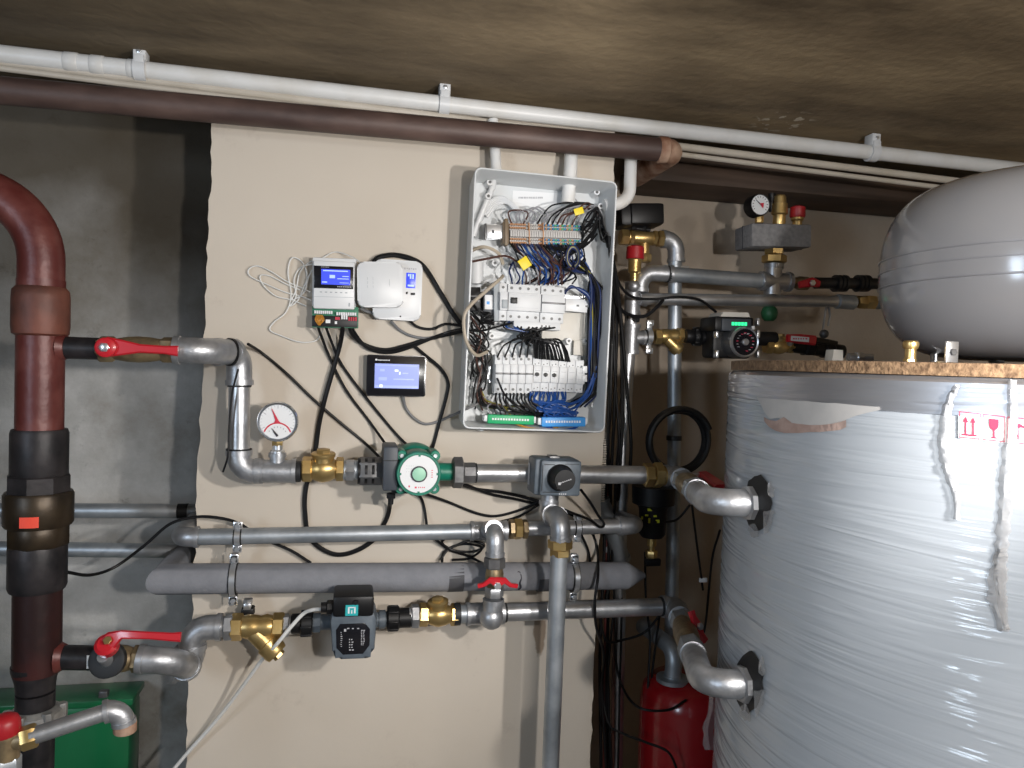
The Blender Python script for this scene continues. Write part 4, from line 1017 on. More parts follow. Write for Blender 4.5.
# brass air vent standing on the tank top
p = W(910,361,.92); p.z = ZT+.0145
t = thing('air_vent', 'brass air vent standing on the chipboard in front of the grey vessel', 'valve', p)
rv2 = S(910,350,.92,6.3); hh = S(910,350,.92,22)
part('body', MB().lathe([(0,rv2*.7),(.002,rv2*.7),(.003,rv2*.85),(hh*.62,rv2*.85),(hh*.64,rv2*1.05),(hh*.72,rv2*1.12)], p, Z, 24), 'brass', t)
part('cap', MB().lathe([(hh*.72,rv2*1.15),(hh*.80,rv2*1.22),(hh*.93,rv2*1.18),(hh,rv2*.95)], p, Z, 24), 'brass', t)
part('thread_hex', MB().hexa(p, Z, rv2*1.0, .006), 'brass', t)

# ------------------------------------------------------------------ pipework right of the panel
y1 = 1.88
t = thing('steel_pipe', 'tall galvanised riser just right of the panel, behind the black cables', 'pipe', W(616,800,y1))
r1 = S(630,400,y1,6.3)
section(t, [W(633,290,y1), W(622,460,y1), W(616,800,y1)], r1, 'galv')
t = thing('pipe_tee', 'galvanised tee on the tall riser where the strainer branches off', 'tee', W(631,358,y1))
part('tee_body', MB().tube([W(632,324,y1), W(630.5,354,y1)], r1*1.22, 20).tube([W(631,338,y1), W(645,337.5,y1)], r1*1.05, 20), 'malleable', t)
b = MB(); ring(b, W(632,326,y1), Z, r1*1.22, .01, 1.1); part('collar', b, 'malleable', t)
b = MB(); ring(b, W(630.6,352,y1), Z, r1*1.22, .01, 1.1); part('collar', b, 'malleable', t)
b = MB(); ring(b, W(643,337.5,y1), X, r1*1.05, .008, 1.15); part('collar', b, 'malleable', t)
t = thing('pipe_tee', 'galvanised tee feeding the two horizontal pipes towards the grey vessel', 'tee', W(632,318,y1))
part('tee_body', MB().tube([W(633,282,y1), W(632,315,y1)], r1*1.25, 20).tube([W(633,299,y1), W(646,299,y1-.01)], r1*1.05, 20), 'malleable', t)
b = MB(); ring(b, W(632,314,y1), Z, r1*1.22, .010, 1.1); part('collar', b, 'malleable', t)
b = MB(); ring(b, W(645,299,y1-.01), X, r1*1.05, .008, 1.15); part('collar', b, 'malleable', t)
part('union', MB().hexa(W(632,322,y1), Z, r1*1.2, .020), 'gasket', t)
t = thing('steel_pipe', 'horizontal galvanised pipe ending at brass nut beside the grey vessel', 'pipe', W(740,308,1.84))
r2 = S(740,300,1.84,6.0)
section(t, [W(640,299,1.86), W(838,301.5,1.84)], r2, 'galv')
part('socket', MB().lathe([(0,r2*1.0),(.003,r2*1.25),(.055,r2*1.25),(.058,r2*1.1)], W(836,301.5,1.84), X, 22), 'galv_dull', t)
t = thing('brass_nut', 'brass nut on the pipe end beside the grey vessel', 'nut', W(865,308,1.84))
part('nut', MB().hexa(W(857,302,1.84), X, r2*1.15, .028, .12, .3).hexa(W(865,302,1.84), X, r2*1.3, .03, .12, .1), 'brass', t)
part('flexible_tail', MB().tube(spline([W(871,302,1.84), W(890,302,1.82), TC+V((.30,.35,1.65)), TC+V((.15,.26,1.50))]), .012, 12), 'galv_dull', t)
# upper header
t = thing('steel_pipe', 'horizontal galvanised pipe from bend to the safety group, upper of the two', 'pipe', W(700,284,1.86))
r3 = S(700,278,1.86,7.4)
section(t, [W(668,274,1.86), W(763,281,1.86)], r3, 'galv_dull')
elbow(t, [W(640,292,1.87), W(641,272.5,1.87), W(672,274,1.86)], r3*.98, .035, k=1.12)
seal(t, W(668,274,1.86), X, r3*1.15, .008)
t = thing('safety_valve', 'brass safety valve with red cap below the black valve motor', 'valve', W(634,285,1.86))
p = W(634,283,1.86); u_ = (W(634,246,1.86)-p).length
part('body', MB().lathe([(0,.010),(u_*.25,.012),(u_*.30,.017),(u_*.62,.018),(u_*.66,.022)], p, Z, 20), 'brass', t)
part('red_cap', MB().lathe([(u_*.64,.0225),(u_*.66,.024),(u_*.97,.023),(u_,.019)], p, Z, 20), 'redplastic', t)
part('outlet', MB().ball(p-Z*.008, .017), 'malleable', t)
# motor valve
yz = 1.90
t = thing('zone_valve', 'brass motor valve with black actuator box right of the cabinet', 'valve', W(642,250,yz))
rz = S(642,238,yz,6.6)
part('body', MB().lathe([(0,rz*.9),(.02,rz*1.0),(.035,rz*1.15),(.055,rz*1.15),(.07,rz)], W(628,237,yz), X, 20).tube([W(643,237,yz),W(643,226,yz)], rz*.7, 14).tube([W(644,238,yz), W(644,262,yz)], rz*.8, 14), 'brass', t)
part('end_nut', MB().hexa(W(620,237,yz), X, rz*1.25, .022).hexa(W(629,237,yz), X, rz*1.2, .012), 'brass', t)
part('end_nut', MB().hexa(W(652,238,yz), X, rz*1.2, .012).hexa(W(657,238.5,yz), X, rz*1.3, .022), 'brass', t)
part('lower_nut', MB().hexa(W(644,262,yz), Z, rz*1.1, .022), 'brass', t)
q = Quad((621,202),(663,203),(665.5,225),(621,226), yz-.05)
ac = part('actuator_box', q.box(MB(), 0,0,1,1,0,.085,.012), 'black', t)
part('actuator_lid', q.box(MB(), .22,.06,.99,.97,-.006,.01,.006), 'cap', ac)
part('yoke', MB().tube([W(632,228,yz-.03),W(640,229,yz-.03),W(650,230,yz-.03)], .006, 10).hexa(W(634,230,yz-.03), Z, .009, .012).hexa(W(644,231,yz-.03), Z, .009, .012), 'black', t)
t = thing('steel_pipe', 'galvanised pipe bending down from the motor valve to behind the tank', 'pipe', W(672,700,yz))
r4 = S(675,300,yz,6.8)
section(t, [W(675,258,yz), W(674,480,1.92), W(671,640,1.92)], r4, 'galv_dull')
elbow(t, [W(662,239,yz), W(676,239.5,yz), W(676,262,yz)], r4*1.0, .032, k=1.22)
part('clip_plate', MB().box(W(676,267,yz-.005), (.07,.02,.007), .001), 'zinc', t)
seal(t, W(674,438,yz), Z, r4*1.15, .012)
# strainer branch with pump
t = thing('pipe_clamp', 'zinc clamp on the short branch left of the small strainer', 'clamp', W(648,350,y1))
p = W(648,337,y1); b = MB(); ring(b, p, X, r1*1.1, .014, 1.25)
for s_ in (1,-1): b.box(p+V((0,-.004,s_*r1*1.75)), (.014,.012,r1*.9), .001).box(p+V((.0,-.01,s_*r1*2.2)), (.02,.012,.016), .002)
part('clamp_ring', b, 'zinc', t); b = MB(); ring(b, p, X, r1*1.02, .018, 1.12); part('rubber_lining', b, 'black', t)
for s_ in (1,-1): part('screw', MB().hexa(p+V((0,-.016,s_*r1*2.2)), -Y, .006, .004), 'zinc', t)
strainer('smaller brass Y strainer right of the tall riser', 654, 684, 336.5, y1, r1*.95, .055)
union_black('black union nut left of the pump with green digits', 685, 702, 336, 1.86, r1*1.0)
t = thing('circulation_pump', 'black and steel pump with green lit digits above the tank edge', 'pump', W(738,360,1.84))
yq = 1.76
part('volute', MB().tube([W(700,337,1.84), W(775,339,1.84)], r1*1.15, 18), 'black', t)
q = Quad((713,327),(752,328),(752,359),(713,358), yq+.02)
part('pump_body', q.box(MB(), 0,0,1,1,0,.07,.01), 'black', t)
mc = W(735,342.5,yq+.02); mr = S(741,344,yq-.04,15.5)
mt = part('motor', MB().lathe([(-.01,mr*1.02),(.035,mr*1.02),(.046,mr*.97),(.05,mr*.88)], mc, -Y, 36), 'nutgrey', t)
part('steel_rim', MB().lathe([(.044,mr*.86),(.052,mr*.86),(.054,mr*.93),(.050,mr*1.0),(.044,mr*1.0)], mc, -Y, 36, cap=False), 'zinc', mt)
fp = part('name_plate', MB().lathe([(.045,mr*.87),(.0505,mr*.87)], mc, -Y, 36), 'glossblack', mt)
part('vent_screw', MB().lathe([(.05,mr*.22),(.056,mr*.22),(.058,mr*.17)], mc, -Y, 16), 'zinc', fp)
b = MB(); b2 = MB()
for i in range(9):
    a = -1.3+i*.36; (b if i%2 else b2).box(mc+V((math.cos(a)*mr*.6, -.0508, math.sin(a)*mr*.6)), (.006,.0006,.0016))
    (b if i%3 else b2).box(mc+V((math.cos(a+2.2)*mr*.55, -.0508, math.sin(a+2.2)*mr*.55)), (.005,.0006,.0014))
part('plate_print', b, 'greyink', fp); part('plate_print', b2, 'labelred', fp)
q2 = Quad((715,316),(754,317),(755,332),(715,331), yq-.01)
hd = part('control_head', q2.box(MB(), 0,0,1,1,0,.09,.008), 'black', t)
part('head_panel', q2.box(MB(), .16,.02,.90,.86,-.004,.01,.003), 'pumpbox', hd)
b = MB()
for i in range(5): q2.box(b, .40+.08*i,.40,.40+.08*i+.062,.62,-.0052,-.0038)
part('green_digits', b, 'greenled', hd, 'green lit digits')
part('grey_lid', MB().prism([q2.p(.13,.98,.0), q2.p(.88,.98,.0), q2.p(.84,1.28,.0), q2.p(.20,1.28,.0)], Y*.07, .002), 'offwhite', hd)
b = MB(); q2.box(b, .92,.15,1.0,.40,-.002,.01,.001); part('button', b, 'whiteface', hd)
b = MB()
for (x_, y_) in ((757,322),(757,334),(757,354),(716,334),(716,354)): b.box(W(x_,y_,yq+.012), (.008,.02,.020), .002)
part('housing_bolt', b, 'zinc', t)
check_valve('small brass check valve right of the pump with green digits', 765, 792, 346, 1.84, r1*1.0)
t = thing('ball_valve', 'dark valve with red label lever on the tank edge, below the long pipe', 'valve', W(810,360,1.83))
part('body', MB().tube([W(790,345,1.84), W(842,352,1.84)], r1*1.2, 16).hexa(W(803,346,1.84), X, r1*1.7, .03).hexa(W(822,349,1.84), X, r1*1.6, .03), 'black', t)
lv = part('lever_handle', MB().bar([W(787,338,1.76), W(800,339,1.76), W(815,340.5,1.76)], [.020,.026,.026], .012, -Y), 'redlever', t)
part('lever_label', MB().bar([W(791,338.2,1.752), W(809,339.8,1.752)], .013, .001, -Y), 'whiteface', lv, 'white label with red print')
b = MB(); strokes(b, 793, 338, 808, 339.4, 1.7512, 6); part('label_print', b, 'labelred', lv)
part('black_grip', MB().bar([W(815,340,1.76), W(828,342,1.77), W(836,343,1.78)], [.016,.014,.010], .012, -Y), 'black', t)
part('stem', MB().tube([W(790,343,1.80), W(790,338,1.77)], .009, 12), 'zinc', t)
t = thing('plastic_cap', 'off-white plug cap lying at the back of the chipboard top', 'cap', W(837,362,1.46))
part('cap_body', MB().prism([W(832,362,1.45), W(843,362,1.45), W(843,350,1.45), W(834,349.5,1.45)], Y*.03, .003), 'offwhite', t)
t = thing('hose_fitting', 'two small zinc fittings lying at the back of the chipboard top', 'fitting', W(858,361,1.465))
part('fitting_body', MB().tube([W(848,357,1.47), W(872,358,1.46)], .009, 12).hexa(W(856,357.3,1.464), X, .013, .014), 'zinc', t)
t = thing('drain_cock', 'green plastic cap under the safety group tee', 'cap', W(770,320,1.86))
part('cap_body', MB().lathe([(0,.012),(.008,.020),(.022,.023),(.034,.020),(.042,.012)], W(769,321,1.86), Z, 20), 'capgreen', t)
t = thing('hanging_bracket', 'thin wire pull hanging below the long pipe near the grey vessel', 'hook', W(825,334,1.86))
part('wire', MB().tube(spline([W(826,308,1.86), W(824.5,318,1.86), W(823,331,1.86)]), .003, 8).tube(spline([W(829,309,1.86), W(830,316,1.86), W(828,326,1.86)]), .003, 8).tube(spline([W(826,308,1.86), W(827.5,306,1.86), W(829,309,1.86)]), .003, 8), 'galv', t)
part('knob', MB().ball(W(824,334,1.86), .013), 'nutgrey', t)
for i, (px0, px1, py) in enumerate(((772,776,357),(783,790,358),(762,766,357))):
    pass
# safety group
ysg = 1.86
t = thing('safety_group', 'grey foam block with dial, brass vent and red cap near the wall', 'valve', W(775,250,ysg))
q = Quad((752,223),(812,224),(812,247.5),(752,246), ysg-.045)
part('foam_cover', q.box(MB(), 0,0,1,1,0,.095,.006), 'foamblock', t)
part('cover_seam', q.box(MB(), -.003,-.003,1.003,1.003,.048,.051), 'foamdark', t)
gc2 = W(759.5,205,ysg-.05); g2 = S(759,205,ysg-.05,10.6)
gg = part('dial_case', MB().lathe([(0,g2*.9),(.004,g2*1.05),(.035,g2*1.05),(.04,g2),(.0395,g2*.92),(.037,g2*.92)], gc2+Y*.035, -Y, 32), 'black', t)
part('dial', MB().lathe([(0,g2*.93),(.0385,g2*.93)], gc2+Y*.035, -Y, 32), 'whiteface', gg)
yy = gc2.y-.0042
b = MB()
for k in range(13):
    a = -2.2+4.4*k/12; b.bar([V((gc2.x+g2*.66*math.sin(a), yy, gc2.z+g2*.66*math.cos(a))), V((gc2.x+g2*.82*math.sin(a), yy, gc2.z+g2*.82*math.cos(a)))], .0014, .0006, -Y)
part('tick_marks', b, 'blackink', gg)
b = MB(); b.bar([V((gc2.x+.004, yy-.0006, gc2.z-.002)), V((gc2.x-g2*.5, yy-.0006, gc2.z+g2*.45))], [.004,.0012], .0008, -Y); part('needle', b, 'blackink', gg)
b = MB(); b.poly([V((gc2.x-g2*.15,yy-.001,gc2.z+g2*.1)), V((gc2.x+g2*.35,yy-.001,gc2.z+g2*.2)), V((gc2.x+g2*.3,yy-.001,gc2.z-g2*.35))]); part('red_mark', b, 'redneedle', gg)
part('gauge_stem', MB().hexa(W(759,223,ysg-.03), Z, .011, .025), 'brass', t)
vp = W(779,223,ysg-.02); hv2 = S(779,208,ysg,31)
part('air_vent', MB().lathe([(0,.014),(.01,.017),(hv2*.35,.017),(hv2*.4,.022),(hv2*.72,.021),(hv2*.74,.017),(hv2*.95,.016),(hv2,.012)], vp-Z*.01, Z, 20), 'brass', t)
part('vent_cap', MB().lathe([(0,.006),(.03,.006),(.036,.010),(.05,.010)], W(771,212,ysg-.01), Z, 12), 'black', t)
rp_ = W(797,226,ysg-.03)
part('relief_base', MB().lathe([(0,.013),(.012,.013),(.016,.017),(.024,.017)], rp_, Z, 18), 'brass', t)
part('red_cap', MB().lathe([(.022,.0185),(.026,.021),(.05,.020),(.054,.014)], rp_, Z, 18), 'redplastic', t)
t = thing('brass_nut', 'brass union nut directly under the grey foam block', 'nut', W(774,264,ysg))
part('nut', MB().hexa(W(774,263,ysg), Z, r3*1.65, .022).hexa(W(774,255,ysg), Z, r3*1.35, .022, .1, .4), 'brass', t)
t = thing('pipe_tee', 'galvanised cross fitting under the grey foam block', 'tee', W(774,296,ysg))
part('tee_body', MB().tube([W(774,264,ysg), W(772,295,ysg)], r3*1.15, 20).tube([W(760,281,ysg), W(790,282,ysg)], r3*1.2, 20), 'galv', t)
b = MB(); ring(b, W(774,266,ysg), Z, r3*1.1, .012, 1.2); part('collar', b, 'malleable', t)
b = MB(); ring(b, W(788,282,ysg), X, r3*1.15, .01, 1.2); part('collar', b, 'malleable', t)
b = MB(); ring(b, W(762,281,ysg), X, r3*1.15, .01, 1.15); part('collar', b, 'malleable', t)
t = thing('ball_valve', 'small valve with red butterfly handle right of the cross fitting', 'valve', W(806,292,ysg))
part('body', MB().lathe([(0,r3*.7),(.02,r3*.75),(.03,r3*.95),(.055,r3*.95),(.06,r3*.7)], W(789,282.5,ysg), X, 18), 'brass_dark', t)
lv = part('butterfly_handle', MB().bar([W(799,285,ysg-.04), W(806,283.5,ysg-.042), W(812,282,ysg-.044), W(819,284,ysg-.04)], [.018,.022,.026,.018], .011, -Y), 'redlever', t)
part('nut', MB().hexa(W(812,283,ysg-.052), -Y, .0085, .006), 'zinc', lv)
t = thing('hose_coupling', 'black ribbed hose coupling in the dark behind the grey vessel', 'hose', W(845,294,ysg))
b = MB().tube([W(815,283,ysg), W(895,284,ysg)], r3*.8, 16)
for px in (836,840,844,858,862,866): ring(b, W(px,283.5,ysg), X, r3*.8, .010, 1.5)
part('hose_body', b, 'blackhose', t)
# coil, filter pot, red vessel
b = MB(); cc = W(679,441,1.80); rc_ = S(679,441,1.80,31)
pts = []
for k in range(0, 140):
    a = k*2*PI/36+.4; f = k/140
    pts.append(cc+V((math.cos(a)*rc_*(1+.05*math.sin(f*9)), .016*math.sin(f*5)-.02+f*.04, math.sin(a)*rc_*(1+.04*math.cos(f*8)))))
solo('cable_coil', b.tube(pts, .0085, 8), 'blackhose', 'round coil of black hose hanging behind the brass coupling', 'coil')
yfp = 1.83
t = thing('filter_pot', 'black dirt separator pot with yellow print and brass drain', 'filter', W(652,552,yfp))
p = W(652,537,yfp); h_ = (W(652,486,yfp)-p).length; rf = S(652,500,yfp,14)
pot = part('pot', MB().lathe([(0,rf*.75),(.01,rf*.95),(h_*.55,rf*1.0),(h_*.62,rf*1.12),(h_*.66,rf*1.5),(h_*1.0,rf*1.55),(h_*1.02,rf*1.2)], p, Z, 30), 'cap', t)
b = MB()
for (x_, y_, w_, hh_) in ((651,510,.018,.008),(648,516,.010,.005),(655,516,.010,.006),(650,521,.006,.016),(657,521,.012,.010),(644.5,519,.006,.010)):
    d0 = W(x_,y_,yfp); dx = d0.x-p.x; yy_ = yfp-math.sqrt(max(rf*rf*1.02-dx*dx, 1e-5))
    dd = W(x_,y_,yy_); b.box(V((dd.x, yfp-math.sqrt(max(rf*rf-(dd.x-p.x)**2,1e-6))-.002, dd.z)), (w_*.8,.003,hh_*.8))
part('yellow_print', b, 'yellowprint', pot)
part('drain', MB().lathe([(0,.008),(.02,.008),(.022,.013),(.05,.013)], p-Z*.045, Z, 16).hexa(p-Z*.055, Z, .016, .02), 'brass', t)
part('wing_knob', MB().box(p-Z*.065+V((0,-.01,0)), (.045,.012,.02), .004), 'black', t)
yrv = 1.80
t = thing('expansion_vessel', 'red expansion vessel on the floor left of the white tank', 'vessel', V((W(686,720,yrv).x, yrv, 0.05)))
cv_ = V((W(686,720,yrv).x, yrv, 0)); zt_ = W(686,692,yrv-.1).z; rr5 = W(728,720,yrv).x-W(686,720,yrv).x
part('shell', MB().lathe([(.05,.02),(.06,rr5*.7),(.10,rr5*.96),(.13,rr5),(zt_-.07,rr5),(zt_-.035,rr5*.95),(zt_-.012,rr5*.78),(zt_-.002,rr5*.5),(zt_,.03)], cv_, Z, 40), 'redvessel', t)
part('base_ring', MB().lathe([(0,rr5*.85),(.07,rr5*.8)], cv_, Z, 32), 'black', t)
p = W(677,692,yrv-.05); 
part('top_flange', MB().lathe([(0,.042),(.01,.042),(.012,.03)], V((p.x, yrv-.02, zt_-.006)), Z, 24), 'galv_dull', t)
elbow(t, [V((p.x,yrv-.02,zt_)), V((p.x+.004,yrv-.02,zt_+.075)), V((p.x-.02,yrv+.14,zt_+.085))], .019, .04, 'galv_dull', name='top_elbow')
t = thing('pipe_elbow', 'galvanised bend behind the right end of the grey foam pipe', 'elbow', W(622,560,1.9))
elbow(t, [W(600,500,1.87), W(612,528,1.87), W(622,560,1.88)], r1*1.2, .05, 'galv_dull')
elbow(t, [W(606,548,1.9), W(622,546,1.88), W(621,565,1.88)], r1*1.1, .03, 'galv_dull')

# ------------------------------------------------------------------ left background
for py0, py1, x1_, lab in ((510,511,193,'upper galvanised pipe crossing the cement wall behind the riser'),(548,551,186,'lower galvanised pipe crossing the cement wall behind the riser')):
    t = thing('steel_pipe', lab, 'pipe', W(100,py0,1.93)); r_ = S(100,510,1.93,7.2)
    section(t, [W(-60,py0,1.93), W(x1_,py1,1.93), W(x1_,py1,1.93)+V((.1,.02,0))], r_, 'galv_dull')
    if py0 == 510: part('tape_band', MB().lathe([(-.012,r_*1.06),(.012,r_*1.06)], W(183,511,1.93), X, 20), 'black', t)
t = thing('green_tank', 'green glossy steel tank on the floor behind the red riser', 'tank', V((W(50,760,2.035).x,2.085,0)))
yg_ = 2.035; p0 = W(-70,702,yg_); p1 = W(131,699,yg_)
part('body', MB().box(V(((p0.x+p1.x)/2, yg_+.05, (p1.z-.014)/2)), (p1.x-p0.x, .10, p1.z-.014), .018), 'greentank', t)
part('lid', MB().box(V(((p0.x+p1.x)/2, yg_+.05, p1.z-.006)), (p1.x-p0.x+.012, .112, .018), .004), 'greentank', t)
part('lid_catch', MB().box(W(104,695,yg_)+V((0,0,.004)), (.022,.02,.018), .004), 'nutgrey', t)
yl = 1.30
t = thing('drain_pipe', 'galvanised drain pipe with elbow and copper coloured end, bottom left', 'pipe', W(70,740,yl))
rl = S(70,720,yl,9.5)
section(t, [W(30,737,yl), W(112,710,yl+.03)], rl*.9, 'galv')
elbow(t, [W(104,712,yl+.03), W(122,707,yl+.035), W(124,724,yl+.035)], rl*.95, .028, k=1.2)
part('end_piece', MB().lathe([(0,rl*1.1),(.002,rl*1.18),(.016,rl*1.18),(.018,rl*1.0)], W(125,732,yl+.035), Z, 20), 'rust', t)
t = thing('ball_valve', 'brass valve with red cap at the bottom left corner', 'valve', W(8,765,yl))
part('body', MB().lathe([(0,rl*1.25),(.02,rl*1.3),(.05,rl*1.3),(.06,rl*1.1)], W(6,758,yl), Z, 22).tube([W(6,742,yl), W(24,739,yl)], rl*1.0, 18), 'brass_dark', t)
part('side_nut', MB().hexa(W(20,740,yl), (W(112,710,yl+.03)-W(30,737,yl)), rl*1.25, .024), 'brass', t)
part('red_cap', MB().lathe([(0,rl*1.3),(.004,rl*1.45),(.022,rl*1.4),(.03,rl*1.1),(.034,rl*.5)], W(5,735,yl), Z, 24), 'redplastic', t)
part('lower_nut', MB().hexa(W(6,775,yl), Z, rl*1.4, .03), 'galv_dull', t)

# ------------------------------------------------------------------ open electrical cabinet
yR_, yI = 1.685, 1.788                       # rim plane, inner back plane
Q = Quad((474,165.5),(617,182),(606,432.5),(463,429.5), yR_)
def rrect(inset, dy, rad, n=5, taper=0.):
    out = []; hw, hh_ = Q.w/2-inset, Q.h/2-inset
    for cx, cz, a0 in ((hw-rad, hh_-rad, 0), (-hw+rad, hh_-rad, PI/2), (-hw+rad, -hh_+rad, PI), (hw-rad, -hh_+rad, 1.5*PI)):
        for k in range(n+1):
            a = a0+PI/2*k/n; out.append(Q.c+Q.u*(cx+rad*math.cos(a))+Q.v*(cz+rad*math.sin(a))+Y*dy)
    return out+[out[0]]
cabinet = thing('electrical_cabinet', 'open white plastic electrical cabinet without door on the beige panel', 'cabinet', Q.p(.5,0,.1))
b = MB()
g = [rrect(.006,YB-yR_-.001,.014), rrect(.001,.02,.015), rrect(0,.003,.016), rrect(.0012,0,.016), rrect(.0042,0,.013), rrect(.0052,.003,.012), rrect(.011,yI-yR_,.012)]
b.grid(g); b.poly(g[0][:-1]); b.poly(g[-1][:-1])
part('housing', b, 'cabinet', cabinet)
for (px, py) in ((490,182),(488.5,196),(597,192),(601,206),(495,263),(511,265),(572,270),(590,271),(492,336),(569,341),(587,341),(479,402),(594,405),(482,428)):
    p = W(px,py,yI-.03); b = MB().lathe([(0,.0105),(.030,.0075)], p+Y*.03, -Y, 16)
    bo = part('screw_boss', b, 'white', cabinet)
    part('screw', MB().lathe([(0,.0036),(.001,.0036)], p, -Y, 10).box(p-Y*.0011, (.005,.0006,.001)), 'screwgrey', bo)
def rail(px0, px1, py, y=1.765, h=15):
    q = Quad((px0,py-h/2),(px1,py-h/2+ .5),(px1,py+h/2+.5),(px0,py+h/2), y)
    b = MB(); q.box(b, 0,0,1,.22,0,.003); q.box(b, 0,.78,1,1,0,.003); q.box(b, 0,.2,1,.8,.007,.010); q.box(b,0,.18,1,.22,0,.010); q.box(b,0,.78,1,.82,0,.010)
    part('mounting_rail', b, 'zinc', cabinet)
rail(484,580,232,1.755); rail(484,592,303,1.755); rail(487,590,374.5,1.76)
b = MB(); qp = Quad((513,190),(562,194),(560,212),(512,210), yI-.001); qp.box(b,0,0,1,1,0,.001)
pl = part('paper_label', b, 'whiteface', cabinet, 'printed paper label')
b = MB(); strokes(b, 518.5, 196.8, 543, 198.6, yI-.0012, 14, .75, .2)
part('label_print', b, 'greyink', pl)
# inner white channel pieces
part('inner_duct', MB().tube([W(494,168,1.74), W(493,186,1.77), W(473,236,1.775)], .0075, 12), 'white', cabinet)
part('inner_duct', MB().tube([W(477,262,1.775), W(477,284,1.775)], .016, 12), 'white', cabinet)
part('inner_duct', MB().tube([W(570.5,168,1.745), W(568,203,1.745)], .0165, 16), 'whitepvc', cabinet)
qd = Quad((543,312),(590,313),(588,341),(541,340), 1.775); part('blank_plate', qd.box(MB(),0,0,1,1,0,.008,.002), 'offwhite', cabinet)
qd = Quad((574,340),(590,341),(588,356),(573,355), 1.772); part('blank_plate', qd.box(MB(),0,0,1,1,0,.008,.002), 'offwhite', cabinet)
# conduits that drop into the cabinet
for i, (pts, r, lab) in enumerate((([W(493,120,1.76), W(496.5,172,1.745)], .0125, 'short white conduit stub dropping into the cabinet left of the middle one'),
        ([W(571.5,140,1.76), W(570,186,1.745)], .0165, 'short white conduit stub dropping into the cabinet top, the thicker one'),
        )):
    solo('conduit_stub', MB().tube(pts, r, 18), 'whitepvc', lab, 'pipe')
solo('conduit_bend', MB().tube(fillet([W(631,152,1.77), W(629.5,203,1.745), W(604,205.5,1.745)], .05, 8), .0155, 18), 'whitepvc', 'white conduit bend entering the right side of the cabinet', 'pipe')

# modules on the rails
def module(name, label, cat, tl, tr, br, bl, group=None, y=1.712, mat='breaker', screws=True, nose=(.27,.76), proto=None, ex=None, deep=.045, nscrew=1):
    q = Quad(tl, tr, br, bl, y)
    t = thing(name, label, cat, q.p(.5,0,.03), group)
    b = MB(); q.box(b, .012,0,.988,1,.012,deep,.0012); bd = part('body', b, mat, t)
    part('nose', q.box(MB(), .015,nose[0],.985,nose[1],0,.014,.0012), mat, t)
    if screws:
        b = MB()
        for k in range(nscrew):
            fx = (k+.5)/nscrew
            for fz in (.12,.89):
                b.lathe([(0,min(.0034,q.w/nscrew*.2)),(.0012,min(.0034,q.w/nscrew*.2))], q.p(fx,fz,.0119), -Y, 12)
        part('terminal_screw', b, 'screwgrey', t)
    if ex: ex(q, t)
    return t, q
def toggle(q, t, f0=.2, f1=.8, z0=.44, z1=.49):
    part('toggle', q.box(MB(), f0,z0,f1,z1,-.006,.002,.001), 'nutgrey', t)
mods = []
x0, wv = 496.4, 7.55
for i in range(5):
    a, c = x0+wv*i, x0+wv*(i+1)
    module('circuit_breaker', 'white circuit breaker in the lower row, one of five under a linked black toggle bar', 'breaker',
           (a,354.4+.1*i),(c,354.5+.1*i),(c-1.9,394.2+.1*i),(a-1.9,394+.1*i), 'linked circuit breakers in the lower row',
           ex=lambda q,t: toggle(q,t,0,1,.50,.545))
x0, wv = 534.3, 8.6
knl = ['white dimming module next to the linked breakers, with black knob', 'white module with black knob, middle one of three knobbed modules', 'white module with black knob, rightmost one of three knobbed modules']
for i in range(6):
    a, c = x0+wv*i, x0+wv*(i+1)
    def ex(q, t, i=i):
        b = MB()
        for k in range(2):
            for fz in (.08,.80):
                b.box(q.p(.3+.4*k,fz+.03*k,.0118), (.0026,.001,.0026))
        part('wire_hole', b, 'screwgrey', t)
        if i < 3: part('knob', MB().lathe([(0,.0052),(.006,.0046)], q.p(.42,.50,.0), -Y, 14).box(q.p(.42,.50,-.007), (.0022,.004,.0085)), 'black', t)
        b = MB(); q.box(b, .2,.60,.8,.615,-.0005,.001); q.box(b, .2,.40,.6,.41,-.0005,.001); part('print', b, 'greyink', t)
    module('relay_module', knl[i] if i < 3 else 'plain white relay module at the right end of the lower row, one of three', 'module',
           (a,357+.6*i),(c,357.6+.6*i),(c-2,391.5+.3*i),(a-2,391.3+.3*i), None if i < 3 else 'plain relay modules in the lower row', screws=False, ex=ex, y=1.716)
qd = Quad((583,366),(587.5,366),(587,382),(582,382), 1.715)
b = MB(); qd.box(b,0,.55,1,1,0,.03,.001); qd.box(b,0,0,1,.45,0,.03,.001); solo('end_stop', b, 'white', 'white end stop at the right end of the lower breaker row', 'clip')
# upper row
module('surge_module', 'narrow grey and white module at the left end of the upper row', 'module', (500.5,282.5),(508.5,282.7),(507.5,320.5),(499.5,320.2), None,
       ex=lambda q,t: part('toggle', q.box(MB(), .25,.32,.95,.55,-.004,.002,.001), 'breakergrey', t), y=1.71)
module('residual_current_breaker', 'wide white safety switch with square black toggle in the upper row', 'breaker', (508.5,283),(542,285.2),(541,322),(507.5,320.5), None,
       ex=lambda q,t: (part('toggle', q.box(MB(), .08,.46,.26,.62,-.008,.002,.001), 'black', t), part('print', q.box(q.box(MB(), .1,.70,.9,.705,-.0005,.001), .1,.36,.9,.365,-.0005,.001), 'greyink', t)), y=1.71, nscrew=4)
module('circuit_breaker', 'three-pole white breaker with wide toggle bar in the upper row', 'breaker', (542,285.4),(566,287),(565,323.5),(541,322.2), None,
       ex=lambda q,t: toggle(q,t,.03,.97,.51,.555), y=1.71, nscrew=3)
